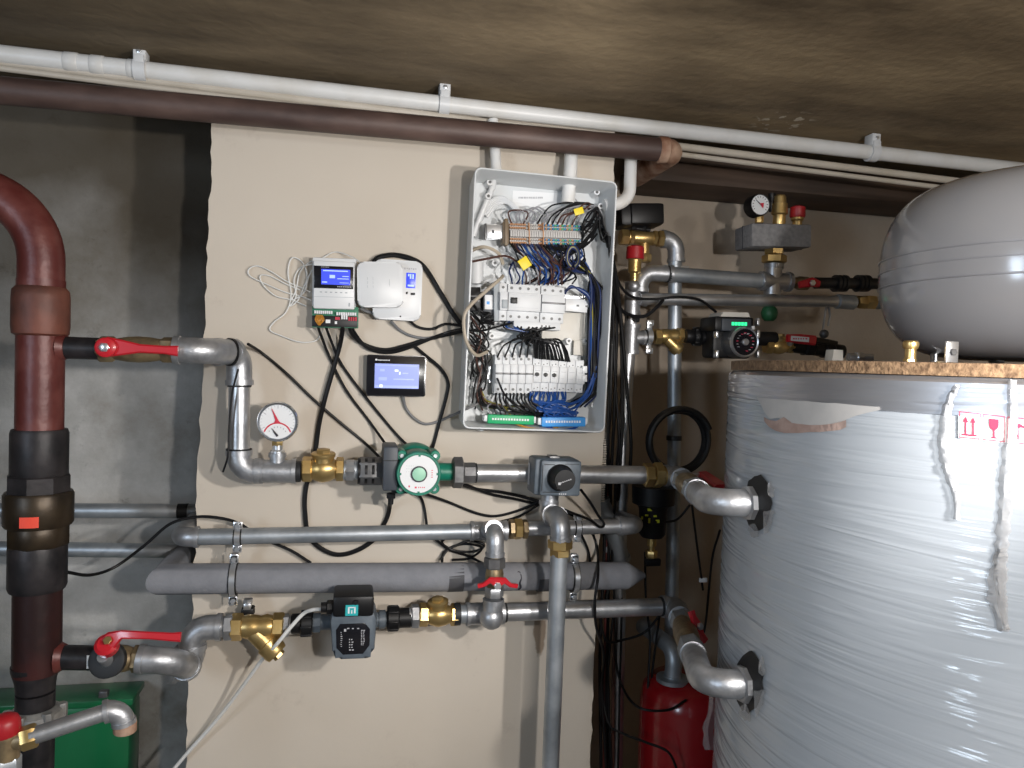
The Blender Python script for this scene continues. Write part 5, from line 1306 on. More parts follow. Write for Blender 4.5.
qd = Quad((498,281.5),(500.5,281.5),(499.5,321),(496,321), 1.725); solo('end_cover', qd.box(MB(),-1,0,1,1,0,.04,.001), 'breakergrey', 'grey end cover at the left end of the upper module row', 'cover')
qd = Quad((514,320.5),(561,323.5),(560,330.5),(513.5,328.5), 1.722)
t = thing('busbar_block', 'white block hanging below the upper module row', 'block', qd.p(.5,0))
part('body', qd.box(MB(),0,0,1,1,0,.04,.0015), 'breaker', t)
b = MB()
for f in (.58,.67,.74): qd.box(b, f,.35,f+.035,.62,-.0006,.001)
part('wire_hole', b, 'screwgrey', t)
qd = Quad((566,298),(590.5,300),(589.5,313),(565,311), 1.742); b = MB(); qd.box(b,0,0,1,1,0,.004,.001); cv2 = solo('rail_cover', b, 'white', 'blank white rail piece right of the three-pole breaker', 'cover')
b = MB()
for f in (.5,.86): qd.box(b, f-.05,.42,f+.05,.56,-.0006,.001)
part('slot', b, 'screwgrey', cv2)
qd = Quad((470,287),(481,287),(480.5,311),(469,311), 1.74); t = thing('power_supply', 'small black power block at the left edge inside the cabinet', 'module', qd.p(.5,0))
part('body', qd.box(MB(),0,0,1,1,0,.045,.002), 'black', t); part('vent_ridge', qd.box(qd.box(MB(),.1,.6,.9,.64,-.001,.002), .1,.4,.9,.44,-.001,.002), 'nutgrey', t)
qd = Quad((484.5,294.5),(495,294.7),(494.5,310),(484.5,309.5), 1.735); t = thing('meter_module', 'small module with pale blue display left of upper row', 'module', qd.p(.5,0))
part('body', qd.box(MB(),-.08,-.35,1.15,1.25,.004,.05,.001), 'pumpbox', t); part('display', qd.box(MB(),0.02,.02,.98,.98,0,.01,.001), 'whiteface', t); part('display_mark', qd.box(MB(),.2,.35,.5,.55,-.0006,.001), 'barblue', t)
# module on the lower left rail
qd = Quad((482,365),(491,366),(490,382),(481,381), 1.745); solo('rail_clamp', qd.box(qd.box(MB(),.0,.0,1,.45,0,.03,.001),.15,.5,.85,1,.004,.03,.001), 'zinc', 'zinc clamp on the rail left of the lower breaker row', 'clamp')
# terminal strip
qd = Quad((487,224.5),(503.5,225),(502.5,238.5),(486.5,238), 1.735); t = thing('rail_end', 'bright zinc rail end left of the terminal strip', 'rail', qd.p(.5,0))
part('rail_piece', qd.box(MB(),0,0,1,1,0,.006,.001), 'zinc', t); part('rail_mark', qd.box(MB(),.32,.35,.45,.6,-.0006,.001), 'blackink', t); part('rail_edge', qd.box(MB(),-.12,-.08,0,1.08,.0,.012,.001), 'nutgrey', t)
qd = Quad((504,221),(510,221),(509,243.5),(503,243), 1.722); solo('end_bracket', qd.box(qd.box(MB(),0,0,1,1,.005,.04,.002),.2,-.1,.8,1.12,0,.02,.002), 'termbrown', 'brown end bracket at the left end of the terminal strip', 'bracket')
cls = ['termor']*7+['termgrey']*5+['termor']*2+['termblue','termor','termblue','termor','termblue','termgreen','termblue','termor','termgreen','termblue','termor','termgreen','termor','termblue','termgreen','termblue']
protos = {}
nT = len(cls); x0, wv = 510.5, (581.5-510.5)/nT
names = {'termor':'orange', 'termgrey':'grey', 'termblue':'blue', 'termgreen':'green'}
for i, cl in enumerate(cls):
    a, c = x0+wv*i, x0+wv*(i+1); dy = 2.2*i/nT
    if cl not in protos:
        q = Quad((a,222.5+dy),(c,222.5+dy),(c-.5,243.5+dy),(a-.5,243.5+dy), 1.722)
        t = thing('rail_terminal', 'slim rail terminal with %s levers in the terminal strip' % names[cl], 'terminal', q.p(.5,0), 'slim %s rail terminals in the strip' % names[cl])
        part('body', q.box(q.box(MB(),.08,.05,.92,.95,.012,.045,.0006), .08,.34,.92,.66,0,.014,.0006), 'termgrey', t)
        b = MB()
        for f in (.03,.20,.74,.90): q.box(b, .1,f,.9,f+.085,.004,.014,.0005)
        part('lever', b, cl, t)
        protos[cl] = (t, q)
    else:
        t0, q0 = protos[cl]; q = Quad((a,222.5+dy),(c,222.5+dy),(c-.5,243.5+dy),(a-.5,243.5+dy), 1.722)
        copy_tree(t0, q.c-q0.c)
for px in (529.5, 543.5):
    qd = Quad((px-.5,222.5),(px+.6,222.5),(px+.4,244.5),(px-.7,244.5), 1.719); solo('terminal_divider', qd.box(MB(),0,0,1,1,0,.045,.0006), 'termor', 'tan divider plate standing between the terminals, '+('left one' if px < 535 else 'right one'), 'divider')
# earth and neutral bars
def termbar(name, label, tl, tr, br, bl, mat):
    q = Quad(tl, tr, br, bl, 1.70); t = thing(name, label, 'terminal bar', q.p(.5,0,.02))
    part('bar_body', q.box(MB(),0,0,1,1,0,.025,.0025), mat, t)
    b = MB()
    for k in range(14): q.box(b, .09+.058*k,.42,.09+.058*k+.036,.64,-.001,.002)
    part('screw_row', b, 'whiteface', t)
    part('bar_holder', q.box(q.box(MB(),-.07,.2,0,.9,.005,.03,.001),1,.2,1.05,.9,.005,.03,.001), 'white', t)
termbar('earth_bar', 'green earth terminal bar at the bottom of the cabinet', (488,414.5),(534.5,416),(534,425),(487.5,423.5), 'bargreen')
termbar('neutral_bar', 'blue neutral terminal bar at the bottom of the cabinet', (542,417.5),(586,417),(585.5,427),(541.5,426.5), 'barblue')
solo('wire_tag', Quad((518,261),(526,255.5),(532,265),(523,271), 1.70).box(MB(),0,0,1,1,0,.002,.0005), 'yellowtag', 'bright yellow paper tag hanging on wires below the terminal strip', 'tag')
solo('wire_tag', Quad((574,209),(583,206.5),(584,213),(575,216), 1.715).box(MB(),0,0,1,1,0,.002,.0005), 'yellowtag', 'small yellow tag on wires above the right end of the terminals', 'tag')
# wires
def wire(pts, r, mat, label, group, cat='wire', name='wire', n=7, seg=6):
    return solo(name, MB().tube(spline([W(*p) for p in pts], n), r, seg), mat, label, cat, group)
rnd = random.uniform
g = 'black wires looping over the lower breaker row'
for i in range(24):
    px = 497.5+min(i,5)*7.4 if i < 6 else 535+(i-6)*2.05+rnd(-.6,.6)
    cx = 532+rnd(-5,8); top = 338+rnd(-4,6)-(3 if i < 6 else 0)
    m = (px*.72+cx*.28)
    wire([(px,357 if i < 6 else 358+ (px-535)*.1,1.722),(px+(cx-px)*.10,349,1.70-rnd(0,.01)),(m,341+rnd(-2,3),1.70-rnd(0,.02)),(cx,top,1.715-rnd(0,.02)),(530+rnd(-8,10),331,1.74)], .0022, 'black',
         'thin black wire arching up from the lower breaker row', g)
g = 'blue wires below the lower row'
for i in range(22):
    px = 531+i*2.3+rnd(-.5,.5)
    if i < 16: wire([(px,392,1.722),(px+rnd(-2,1),401,1.705),(552+rnd(-16,20),406+rnd(-2,5),1.70+rnd(-.012,.015)),(556+rnd(-14,22),414+rnd(-2,2),1.70),(548+i*2,419,1.712)], .0021, 'bluewire',
         'blue wire curling down to the blue terminal bar', g)
    else: 
        y_ = 400+rnd(0,14); wire([(540+rnd(0,10),y_+6,1.705),(556,y_-1,1.695),(572+rnd(-3,3),y_+2,1.70),(586+rnd(-3,3),396,1.72),(596,372+rnd(-6,6),1.735)], .0021, 'bluewire',
         'blue wire curling down to the blue terminal bar', g)
g = 'black wires below the linked breakers'
for i in range(11):
    px = 496+i*3.6
    wire([(px,393.5,1.722),(px+rnd(-1,2),402,1.70),(px+10+rnd(-2,5),411+rnd(-2,2),1.70),(530+rnd(0,10),413+rnd(-1,3),1.72),(556+rnd(0,10),414,1.745)], .0022, 'black', 'black wire sagging below the linked breakers', g)
g = 'dark wires under the terminal strip'
for i in range(34):
    px = 510+i*2.1; mt_ = random.choice(['navywire','navywire','black','black','black','brownwire','navywire','bluewire'])
    if i < 20: end = [(px+14+rnd(-4,6),262+rnd(-5,4),1.715),(px+24+rnd(-6,8),272+rnd(-3,5),1.73),(px+16+rnd(-8,8),284,1.745)]
    else: end = [(px+6+rnd(-6,4),258+rnd(-4,6),1.71),(566+rnd(-6,10),267+rnd(-3,3),1.725),(588+rnd(-3,4),274,1.745)]
    wire([(px,243,1.735),(px+4+rnd(-2,2),250+rnd(-2,2),1.71+rnd(-.008,.008))]+end, .0021, mt_, 'dark thin wire dropping from the terminal strip', g)
g = 'wires above the terminal strip'
for i in range(14):
    px = 512+i*5; mt_ = random.choice(['greywire','black','brownwire','greywire','black'])
    if i < 5: wire([(px,224,1.735),(px-2+rnd(-2,2),214+rnd(-3,2),1.72),(px+6,208+rnd(-2,3),1.73),(px+16,214+rnd(-3,3),1.72),(px+12+rnd(-3,3),224,1.735)], .0021, mt_, 'wire looping above the terminal strip', g)
    else: wire([(px,225,1.735),(px+5,216,1.72),(px+18,207+rnd(-4,5),1.73),(588,204+rnd(-2,5),1.74),(600,214+rnd(-4,4),1.745),(604,228,1.76)], .0021, mt_, 'wire looping above the terminal strip', g)
g = 'wire bundle down the right side of the cabinet'
for i in range(16):
    px = 588+i*.95; mt_ = ['black','black','navywire','bluewire','ygwire','black','navywire','black'][i%8] if i < 8 else random.choice(['black','black','navywire'])
    wire([(580+rnd(-4,6),263+rnd(-4,4),1.73),(590+rnd(-2,2),274,1.725),(px+rnd(-1,2),292,1.73+rnd(-.01,.02)),(px+rnd(-1,1),330,1.735+rnd(-.01,.02)),(px-1.5+rnd(-1,1),365,1.74+rnd(-.01,.01)),(px-3+rnd(-1,1),392,1.74),(578+rnd(-10,8),404+rnd(-3,4),1.74)], .0024, mt_, 'wire running down the right side inside the cabinet', g)
g = 'black wires fanning out right of the terminal strip'
for i in range(9):
    wire([(581+rnd(-1,1),230+rnd(-4,14),1.73),(588+rnd(-3,3),226+rnd(-12,12),1.70+rnd(-.01,.03)),(597+rnd(-4,4),214+rnd(-8,14),1.72+rnd(-.01,.03)),(603+rnd(-3,1),226+rnd(-10,16),1.74+rnd(-.02,.02)),(608+rnd(-1,1),240+rnd(-10,12),1.70)], .0022, 'black', 'black wire fanning out right of the terminal strip', g)
for i in range(6):
    wire([(552+rnd(-10,14),246,1.73),(566+rnd(-6,4),251+rnd(-3,4),1.70+rnd(-.005,.01)),(579+rnd(-4,4),247+rnd(-5,5),1.71),(590+rnd(-3,3),236+rnd(-8,6),1.72),(597,226+rnd(-8,8),1.735)], .0026, 'black', 'black wire fanning out right of the terminal strip', g)
g = 'blue and white loops right of the tag'
for i in range(5):
    r_ = 8+i*.9; cx, cy = 573, 257
    wire([(cx+r_*.6*math.cos(a_), cy+r_*math.sin(a_), 1.70-.003*i) for a_ in [1.9+5.6*k/9 for k in range(10)]], .002, ['navywire','navywire','greywire','ygwire','navywire'][i], 'small wire loop hanging at the right end of the terminal strip', g)
g = 'blue and grey loops beside the upper breakers'
for i in range(5):
    wire([(565,291+i*.6,1.735),(571,288-i*.5,1.715),(580,288.5+i*.6,1.71),(588,294+i,1.72),(591,305+i,1.745)], .0026, ['navywire','bluewire','greywire','bluewire','navywire'][i], 'curved wire above the blank white rail piece', g)
g = 'mixed wires between tag and upper row'
for i in range(12):
    px = 512+i*4.6; wire([(px+rnd(-6,2),262+rnd(-4,2),1.73),(px+rnd(-3,3),270,1.715),(px+rnd(-2,4),278,1.72),(px+rnd(-1,2),285,1.735)], .002, random.choice(['brownwire','greywire','greywire','navywire','brownwire','bluewire']), 'wire entering the top of the upper module row', g)
g = 'black wires between the two module rows'
for i in range(12):
    px = 505+i*4.2; wire([(px,321+min(8,i),1.735),(px+rnd(-2,3),328,1.72),(525+rnd(-8,12),333+rnd(-2,4),1.725),(531+rnd(-6,8),342+rnd(-3,4),1.735)], .0023, 'black' if i not in (1,2) else 'bluewire', 'wire gathered between the two module rows', g)
g = 'tangled dark wires along the left side of the cabinet'
for i in range(16):
    y0_ = 300+i*3.2; wire([(470+rnd(-1,2),y0_,1.75),(478+rnd(-4,8),y0_+rnd(4,14),1.73),(484+rnd(-8,8),y0_+rnd(16,30),1.735),(477+rnd(-5,8),min(410,y0_+rnd(34,52)),1.74),(472+rnd(-2,14),min(419,y0_+rnd(50,68)),1.755)], .0021, random.choice(['black','black','brownwire','black','black']), 'dark wire tangled at the left side inside the cabinet', g)
for i in range(5):
    wire([(481+rnd(-1,2),312,1.735),(490,314+rnd(-2,5),1.715),(484+rnd(-4,2),320+rnd(-2,2),1.72),(494,322+rnd(-5,4),1.735)], .0024, 'black', 'dark wire tangled at the left side inside the cabinet', g)
g = 'yellow green earth wires at the earth bar'
for i in range(9):
    px = 492+i*4.6; wire([(px,415,1.715),(px-4+rnd(-3,3),408+rnd(-3,2),1.72),(484+rnd(-4,12),404+rnd(-5,4),1.74),(477+rnd(0,5),390+rnd(-5,8),1.755)], .002, random.choice(['ygwire','brownwire','ygwire','black','greywire']), 'wire rising from the green terminal bar', g)
wire([(516,424,1.71),(530,428,1.70),(545,429,1.70),(558,428,1.71)], .0022, 'orangewire', 'amber wire sagging below the green terminal bar', None)
for i in range(3):
    wire([(544+3*i,426,1.71),(556,429.5+i*.6,1.70),(570,429+i*.6,1.70),(582,424,1.71)], .0022, 'bluewire', 'blue wire sagging below the blue terminal bar', 'blue wires sagging below the neutral bar')
g = 'beige cable loop at the left rim'
wire([(470,251,1.75),(484,247,1.72),(498,253,1.72),(503,264,1.735)], .0042, 'beigecord', 'beige cable bending near the left rim below the rail end', None, 'cable', 'cable')
wire([(503,276,1.735),(499,280,1.71),(485,292,1.69),(470,306,1.672),(464,318,1.668),(466,340,1.67),(476,355,1.69),(487,352,1.72)], .0042, 'beigecord', 'long beige cable looping out over the left rim of the cabinet', None, 'cable', 'cable')
wire([(470,262,1.74),(486,259,1.725),(505,256,1.72),(518,262,1.735)], .0028, 'brownwire', 'brown wire crossing from the left rim to the yellow tag', None)
wire([(463,329,1.72),(480,331,1.71),(500,326,1.715),(512,323,1.735)], .0028, 'black', 'black wire crossing from the left rim to below the upper row', None)
wire([(497,378,1.70),(505,395,1.695),(520,409,1.70),(533,413,1.72)], .0026, 'black', 'black wire hanging in front of the linked breakers', None)
for i in range(5):
    wire([(486+rnd(-3,3),217-2*i,1.775),(495,206-2*i,1.77),(507,203-i,1.765),(517+i,212,1.755)], .0035, 'white', 'pale wire bundled at the upper left inside the cabinet', 'pale wires at the upper left of the cabinet')
for i in range(6):
    wire([(548+4*i,222,1.745),(556+4*i,211-i,1.755),(568+2*i,204,1.755),(572,196,1.755)], .003, 'greywire' if i%2 else 'white', 'pale wire coming from the thick conduit stub', 'pale wires from the thick conduit stub')

# ------------------------------------------------------------------ controllers on the panel
Qc = Quad((312.5,255),(358,258),(357.5,327.5),(311.5,327.5), 1.735)
t = thing('heating_controller', 'white heating controller with blue screen and bare green circuit board', 'controller', Qc.p(.5,0,.06))
part('back_shell', Qc.box(MB(), -.01,.0,.97,1.0,.022,.064,.004), 'white', t)
pcb = part('circuit_board', Qc.box(MB(), .0,.0,1.02,.30,.012,.024,.001), 'pcbgreen', t)
fcv = part('front_cover', Qc.box(MB(), .03,.26,.93,.93,-.004,.024,.003), 'white', t)
bz = part('screen_bezel', Qc.box(MB(), .04,.545,.90,.86,-.0052,.002,.001), 'glossblack', fcv)
part('screen', Qc.box(MB(), .20,.60,.83,.815,-.0060,-.003), 'lcdblue', bz) if False else part('screen', Qc.box(MB(), .20,.60,.83,.815,-.0060,-.003), 'lcdblue', fcv)
b = MB(); Qc.box(b, .24,.785,.78,.80,-.0066,-.0055); Qc.box(b, .38,.69,.50,.735,-.0066,-.0055); Qc.box(b,.55,.68,.80,.69,-.0066,-.0055); Qc.box(b,.66,.715,.80,.725,-.0066,-.0055); Qc.box(b,.22,.625,.33,.64,-.0066,-.0055); Qc.box(b,.60,.625,.80,.632,-.0066,-.0055)
part('screen_marks', b, 'lcdtext', fcv)
b = MB()
for i in range(8): Qc.box(b, .55+.04*i,.567,.575+.04*i,.58,-.0058,-.004)
for i in range(5): Qc.box(b, .20+.035*i,.838,.225+.035*i,.847,-.0058,-.004)
part('bezel_print', b, 'greyink', fcv)
b = MB()
for i in range(6): Qc.box(b, .17+.11*i,.485,.22+.11*i,.50,-.0046,-.003)
Qc.box(b, .04,.425,.90,.43,-.0046,-.003); Qc.box(b,.80,.30,.83,.35,-.0046,-.003)
part('buttons', b, 'breakergrey', fcv)
b = MB()
for i in range(9): Qc.box(b, .05+.045*i,.19,.085+.045*i,.235,.002,.014,.0006)
for i in range(9): Qc.box(b, .53+.05*i,.175,.57+.05*i,.22,.002,.014,.0006)
part('terminals', b, 'whiteface', pcb)
part('lower_connectors', Qc.box(MB(), .0,.01,1.0,.165,.004,.014,.001), 'black', t)
b = MB()
for i in range(3): Qc.box(b, .51+.035*i,.11,.54+.035*i,.15,.001,.006)
for i in range(4): Qc.box(b, .80+.05*i,.10,.83+.05*i,.155,.001,.006)
part('red_clips', b, 'redneedle', pcb)
b = MB()
for i in range(3): Qc.box(b, .64+.05*i,.12,.675+.05*i,.18,.000,.006)
Qc.box(b,.30,.06,.40,.11,.002,.008); Qc.box(b,.50,.05,.55,.09,.002,.008)
part('white_clips', b, 'whiteface', pcb)
b = MB()
for i in range(7): b.tube(spline([Qc.p(.10+.02*i,.17,.006), Qc.p(.08+.03*i,.10+rnd(-.02,.02),-.002), Qc.p(.15+rnd(-.03,.03),.03,.004)], 5), .0016, 6)
part('amber_leads', b, 'orangewire', t)
Qr = Quad((374,258),(422.5,262),(421,321),(373,319), 1.755)
t = thing('room_thermostat', 'white rounded thermostat with small blue screen, partly covered', 'thermostat', Qr.p(.5,0,.03))
def roundbox(q, fx0, fz0, fx1, fz1, y0, y1, rad, b=None):
    b = b or MB(); w_, h_ = (fx1-fx0)*q.w, (fz1-fz0)*q.h; cx = q.p((fx0+fx1)/2,(fz0+fz1)/2); o = []
    for sx, sz, a0 in ((1,1,0),(-1,1,PI/2),(-1,-1,PI),(1,-1,1.5*PI)):
        for k in range(6):
            a = a0+PI/2*k/5; o.append(cx+q.u*(sx*(w_/2-rad)+rad*math.cos(a))+q.v*(sz*(h_/2-rad)+rad*math.sin(a))+Y*y1)
    return b.prism(o, Y*(y0-y1), .004)
part('shell', roundbox(Qr, 0,0,1,1,0,.044,.016), 'white', t)
part('shell', roundbox(Qr, .02,.02,.98,.98,.02,.05,.014), 'black', t) if False else None
part('screen', Qr.box(MB(), .665,.545,.86,.80,-.0012,.004,.0006), 'lcdblue', t)
b = MB(); Qr.box(b,.74,.70,.77,.78,-.002,-.001); Qr.box(b,.79,.70,.82,.78,-.002,-.001); Qr.box(b,.70,.57,.83,.60,-.002,-.001); Qr.box(b,.70,.74,.73,.78,-.002,-.001)
part('screen_digits', b, 'lcdtext', t)
part('button', Qr.box(Qr.box(MB(), .67,.44,.71,.48,-.001,.003), .77,.43,.86,.47,-.001,.003), 'glossblack', t)
b = MB()
for i in range(6): Qr.box(b, .62+.045*i,.85+.01*(i%2),.645+.045*i,.88,-.001,.002)
part('print', b, 'greyink', t); part('led_dot', Qr.box(MB(), .56,.05,.59,.075,-.001,.003), 'glossblack', t)
Qw = Quad((357.5,260.5),(403.5,263),(402.5,306.5),(357,308), 1.728)
t = thing('wireless_module', 'blank white rounded square box in front of the thermostat', 'module', Qw.p(.5,0,.02))
part('shell', roundbox(Qw, 0,0,1,1,0,.022,.016), 'white', t)
b = MB()
for i in range(3): Qw.box(b, .22,.42+.09*i,.225,.48+.09*i,-.0006,.001); Qw.box(b, .34,.42+.09*i,.345,.48+.09*i,-.0006,.001)
Qw.box(b,.70,.46,.705,.62,-.0006,.001)
part('vent_marks', b, 'breakergrey', t)
Qs = Quad((366.8,354.2),(426.3,356.5),(425.5,396.5),(366.2,395.8), 1.765)
t = thing('touch_panel', 'black touch panel with lit pale blue screen on the beige panel', 'panel', Qs.p(.5,0,.03))
part('case', roundbox(Qs, 0,0,1,1,0,.033,.004), 'glossblack', t)
sc_ = part('screen', Qs.box(MB(), .135,.19,.88,.79,-.0008,.002), 'screen', t)
b = MB(); Qs.box(b,.145,.74,.85,.755,-.0014,-.0006); Qs.box(b,.20,.38,.34,.46,-.0014,-.0006); Qs.box(b,.45,.40,.80,.43,-.0014,-.0006); Qs.box(b,.22,.60,.30,.66,-.0014,-.0006); Qs.box(b,.15,.20,.87,.26,-.0013,-.0006); Qs.box(b,.60,.55,.70,.58,-.0014,-.0006)
part('screen_marks', b, 'screenmark', sc_)
b = MB(); Qs.box(b,.22,.21,.27,.28,-.0016,-.0006); Qs.box(b,.545,.53,.565,.60,-.0016,-.0006); Qs.box(b,.47,.60,.53,.65,-.0014,-.0006)
part('screen_highlights', b, 'screenlight', sc_)
b = MB(); Qs.box(b,.14,.86,.175,.90,-.0008,.001)
for i in range(8): Qs.box(b, .19+.025*i,.862,.209+.025*i,.885,-.0008,.001)
part('bezel_print', b, 'whiteface', t)

# ------------------------------------------------------------------ cables
yk = YB-.008
def cable(pts, r, mat, label, name='cable', cat='cable', group=None, y=yk):
    P = [W(p[0], p[1], p[2] if len(p) > 2 else y) for p in pts]
    return solo(name, MB().tube(spline(P, 8), r, 8), mat, label, cat, group)
cable([(343,324,1.745),(341,340,1.775),(337,356,1.785),(326,395,1.785),(319,425),(314,460),(306,488),(305,512),(310,538),(330,553),(350,553),(372,541),(386,520),(390,504,1.77),(391,496,1.67)], .0055, 'cable', 'thick black cable from white controller looping under pipes to the green pump')
cable([(317,324,1.745),(322,338,1.775),(330,358),(346,390),(372,425),(389,449,1.74)], .0034, 'cable', 'thin black cable from controller to green pump terminal box, left of two parallel')
cable([(325,324,1.745),(330,338,1.775),(342,365),(368,400),(398,436),(419,455,1.75)], .0034, 'cable', 'thin black cable from controller to top of green pump, right of two parallel')
cable([(248,344,1.74),(262,353),(286,373),(314,400),(342,424),(366,444),(384,462,1.74)], .0034, 'cable', 'thin black cable from elbow to green pump, crossing the panel diagonally')
cable([(348,322,1.745),(353,335,1.775),(365,345),(385,350),(405,346),(425,340),(445,335),(463,331,1.76)], .0050, 'cable', 'thick black cable sagging from the controller to the cabinet')
cable([(350,322,1.745),(356,335,1.78),(368,348,1.785),(388,352.5),(408,348),(430,339),(450,332),(463,329,1.765)], .0042, 'cable', 'second black cable close under the thick one from controller to cabinet')
cable([(414,346),(426,356),(440,368),(448,382),(446,398),(440,420),(433,446),(429,456,1.75)], .0042, 'cable', 'black cable curving down right of the touch panel to the pump')
cable([(373,262,1.785),(380,257,1.785),(395,255,1.785),(412,259,1.785),(425,268),(440,292),(452,312),(463,327,1.765)], .0060, 'cable', 'thick black cable arching over the thermostat to the cabinet')
cable([(409,320,1.78),(418,327),(432,329),(446,324),(463,326,1.765)], .0034, 'cable', 'thin black cable from thermostat bottom to the cabinet')
cable([(391,321,1.78),(400,330),(412,336),(428,338),(445,334),(463,330,1.765)], .0034, 'greycord', 'thin grey cable from thermostat bottom to the cabinet')
cable([(403,396,1.785),(406,408),(414,418),(426,424),(442,420),(466,409,1.74),(478,404,1.74)], .0034, 'greycord', 'grey cable sagging from the touch panel into the cabinet')
cable([(360,308,1.76),(366,311,1.77),(372,313,1.775),(376,318,1.785)], .0040, 'greycord', 'short grey lead between the white box and the thermostat')
# white antenna cord looped left of the controller
lp = [(360,262,1.75),(350,256,1.77),(335,252),(322,258),(310,262),(300,272),(296,290),(292,300),(304,292),(307,276),(302,262),(292,258),(288,272),(291,295),(286,312),(274,322),(270,330),(282,336),(300,342),(315,341),(321,334),(324,326,1.75)]
cable(lp, .0015, 'whitecord', 'white cord in loose loops left of the controller, the longest', 'cord')
cable([(311,300,1.76),(300,296),(285,292),(266,284),(250,276),(249,269),(258,266),(272,272),(286,281),(302,288),(310,292,1.76)], .0015, 'whitecord', 'white cord loop reaching farthest left of the controller', 'cord')
cable([(312,264,1.76),(300,268),(294,280),(296,296),(290,306),(298,300),(305,284),(312,270,1.76)], .0015, 'whitecord', 'tight white cord loop at the left edge of the controller', 'cord')
cable([(306,306,1.78),(292,300),(276,296),(264,286),(260,276),(270,276),(286,284),(300,290)], .0015, 'whitecord', 'thin inner white cord loop left of the controller', 'cord')
# under the pump and at the pipes
cable([(460,484,1.76),(476,489),(500,492),(524,497),(543,503,1.76)], .0040, 'cable', 'thick black cable from green pump right nut towards valve actuator')
cable([(426,494,1.77),(448,502),(476,513),(496,516),(520,510),(545,499,1.76)], .0034, 'cable', 'black cable sagging from the green pump face towards the actuator')
cable([(416,492,1.77),(422,500),(425,512),(427,528,1.775)], .0034, 'cable', 'short black cable dropping from the green pump behind the thinner pipe')
cable([(462,483,1.76),(490,494),(515,499),(540,505),(560,510),(580,519),(590,528),(597,548),(598,575,1.68),(595,600,1.665),(596,625,1.68),(604,655,1.76),(602,690),(606,768)], .0036, 'cable', 'long black cable running right past the clamp then straight down')
cable([(581,490,1.62),(590,502,1.66),(598,515,1.70),(604,524,1.705),(600,527,1.70),(590,520,1.69),(575,514,1.66),(560,508,1.66)], .0032, 'cable', 'black lead looping from the actuator down to the thinner pipe')
cable([(580,532,1.76),(588,550),(590,562,1.775)], .0034, 'cable', 'short black cable between the thinner pipe and foam pipe, right clamp')
cable([(442,562,1.775),(444,552),(455,546),(470,541),(484,545),(476,551),(456,551),(442,543),(448,536,1.775)], .0032, 'cable', 'black cable loop between thinner pipe and foam pipe, left of the tee')
cable([(436,540,1.775),(450,550),(468,556),(482,563,1.77)], .0034, 'cable', 'straight black cable between thinner pipe and foam pipe')
cable([(440,560,1.78),(450,548),(466,544),(482,548,1.76),(470,558),(452,560)], .0030, 'cable', 'second black cable loop between thinner pipe and foam pipe')
cable([(538,505,1.75),(520,516),(500,522),(482,528,1.78)], .0032, 'cable', 'black cable running from the actuator down to the tee')
cable([(66,572,1.64),(90,575,1.70),(115,567,1.75),(145,545,1.76),(170,524,1.76),(196,517,1.76),(220,518,1.76),(240,524,1.775),(262,538,1.785),(290,550,1.785),(311,563,1.785)], .0034, 'cable', 'thin black cable from the riser rising over the pipe ends to the clamp')
cable([(238,369,1.66),(232,395,1.665),(229,430,1.67),(228,455,1.67),(223,472,1.675)], .0022, 'cable', 'thin black sensor wire hanging along the vertical pipe beside the gauge', 'sensor_wire')
solo('cable_tie', (lambda b: (ring(b, W(239,450,yA), Z, rA*1.12, .006, 1.08), b)[1])(MB()), 'black', 'black cable tie around the vertical pipe above its lower elbow', 'tie')
solo('cable_tie', (lambda b: (ring(b, W(230,352,1.675), V((1,.9,0)), rA*1.24, .006, 1.08), b)[1])(MB()), 'black', 'black cable tie around the upper elbow pair', 'tie')
cable([(322,609,1.63),(312,610,1.64),(303,614,1.655),(290,628,1.655),(276,645,1.66),(262,660,1.70),(240,690,1.74),(215,722,1.765),(190,750,1.78),(168,776,1.785)], .0042, 'whitecord', 'white cable from slate pump running diagonally down across the panel')
# bundle of black cables right of the cabinet
bund = [
 [(609,240,1.70),(612,262,1.72),(614,300,1.77),(612,350,1.79),(610,410,1.80),(606,470,1.86),(604,560,1.88),(600,650,1.88),(601,768,1.88)],
 [(609,243,1.70),(614,268,1.72),(617,310,1.78),(616,360,1.80),(614,420,1.81),(611,480,1.86),(608,580,1.88),(606,680,1.88),(607,768,1.88)],
 [(609,246,1.70),(616,276,1.73),(621,330,1.78),(622,380,1.80),(622,430,1.81),(620,466,1.83),(618,500,1.87)],
 [(611,252,1.71),(618,290,1.75),(623,340,1.78),(627,390,1.80),(631,440,1.81),(630,470,1.83)],
 [(609,238,1.70),(612,275,1.72),(618,305,1.76),(630,315,1.79),(645,316,1.80),(657,307,1.80),(663,300,1.81)],
 [(610,250,1.70),(613,320,1.77),(615,380,1.80),(619,440,1.81),(616,475,1.84),(612,560,1.87),(606,600,1.87)],
 [(612,262,1.72),(620,285,1.77),(633,297,1.80),(655,299,1.81),(680,297,1.81),(700,300,1.82),(716,312,1.83)],
 [(609,236,1.695),(611,285,1.72),(610,340,1.77),(609,390,1.79),(608,440,1.79),(610,500,1.87),(608,640,1.88),(610,768,1.87)]]
for i, P in enumerate(bund):
    lab = 'black cable in the bundle hanging straight down right of the cabinet'
    if i == 4: lab = 'black cable from the bundle looping below the long horizontal pipe'
    if i == 6: lab = 'black cable from the bundle running right to the pump with green digits'
    cable(P, .0046 if i < 5 else .0036, 'cable', lab, group=None if i in (4,6) else 'black cable bundle right of the cabinet')
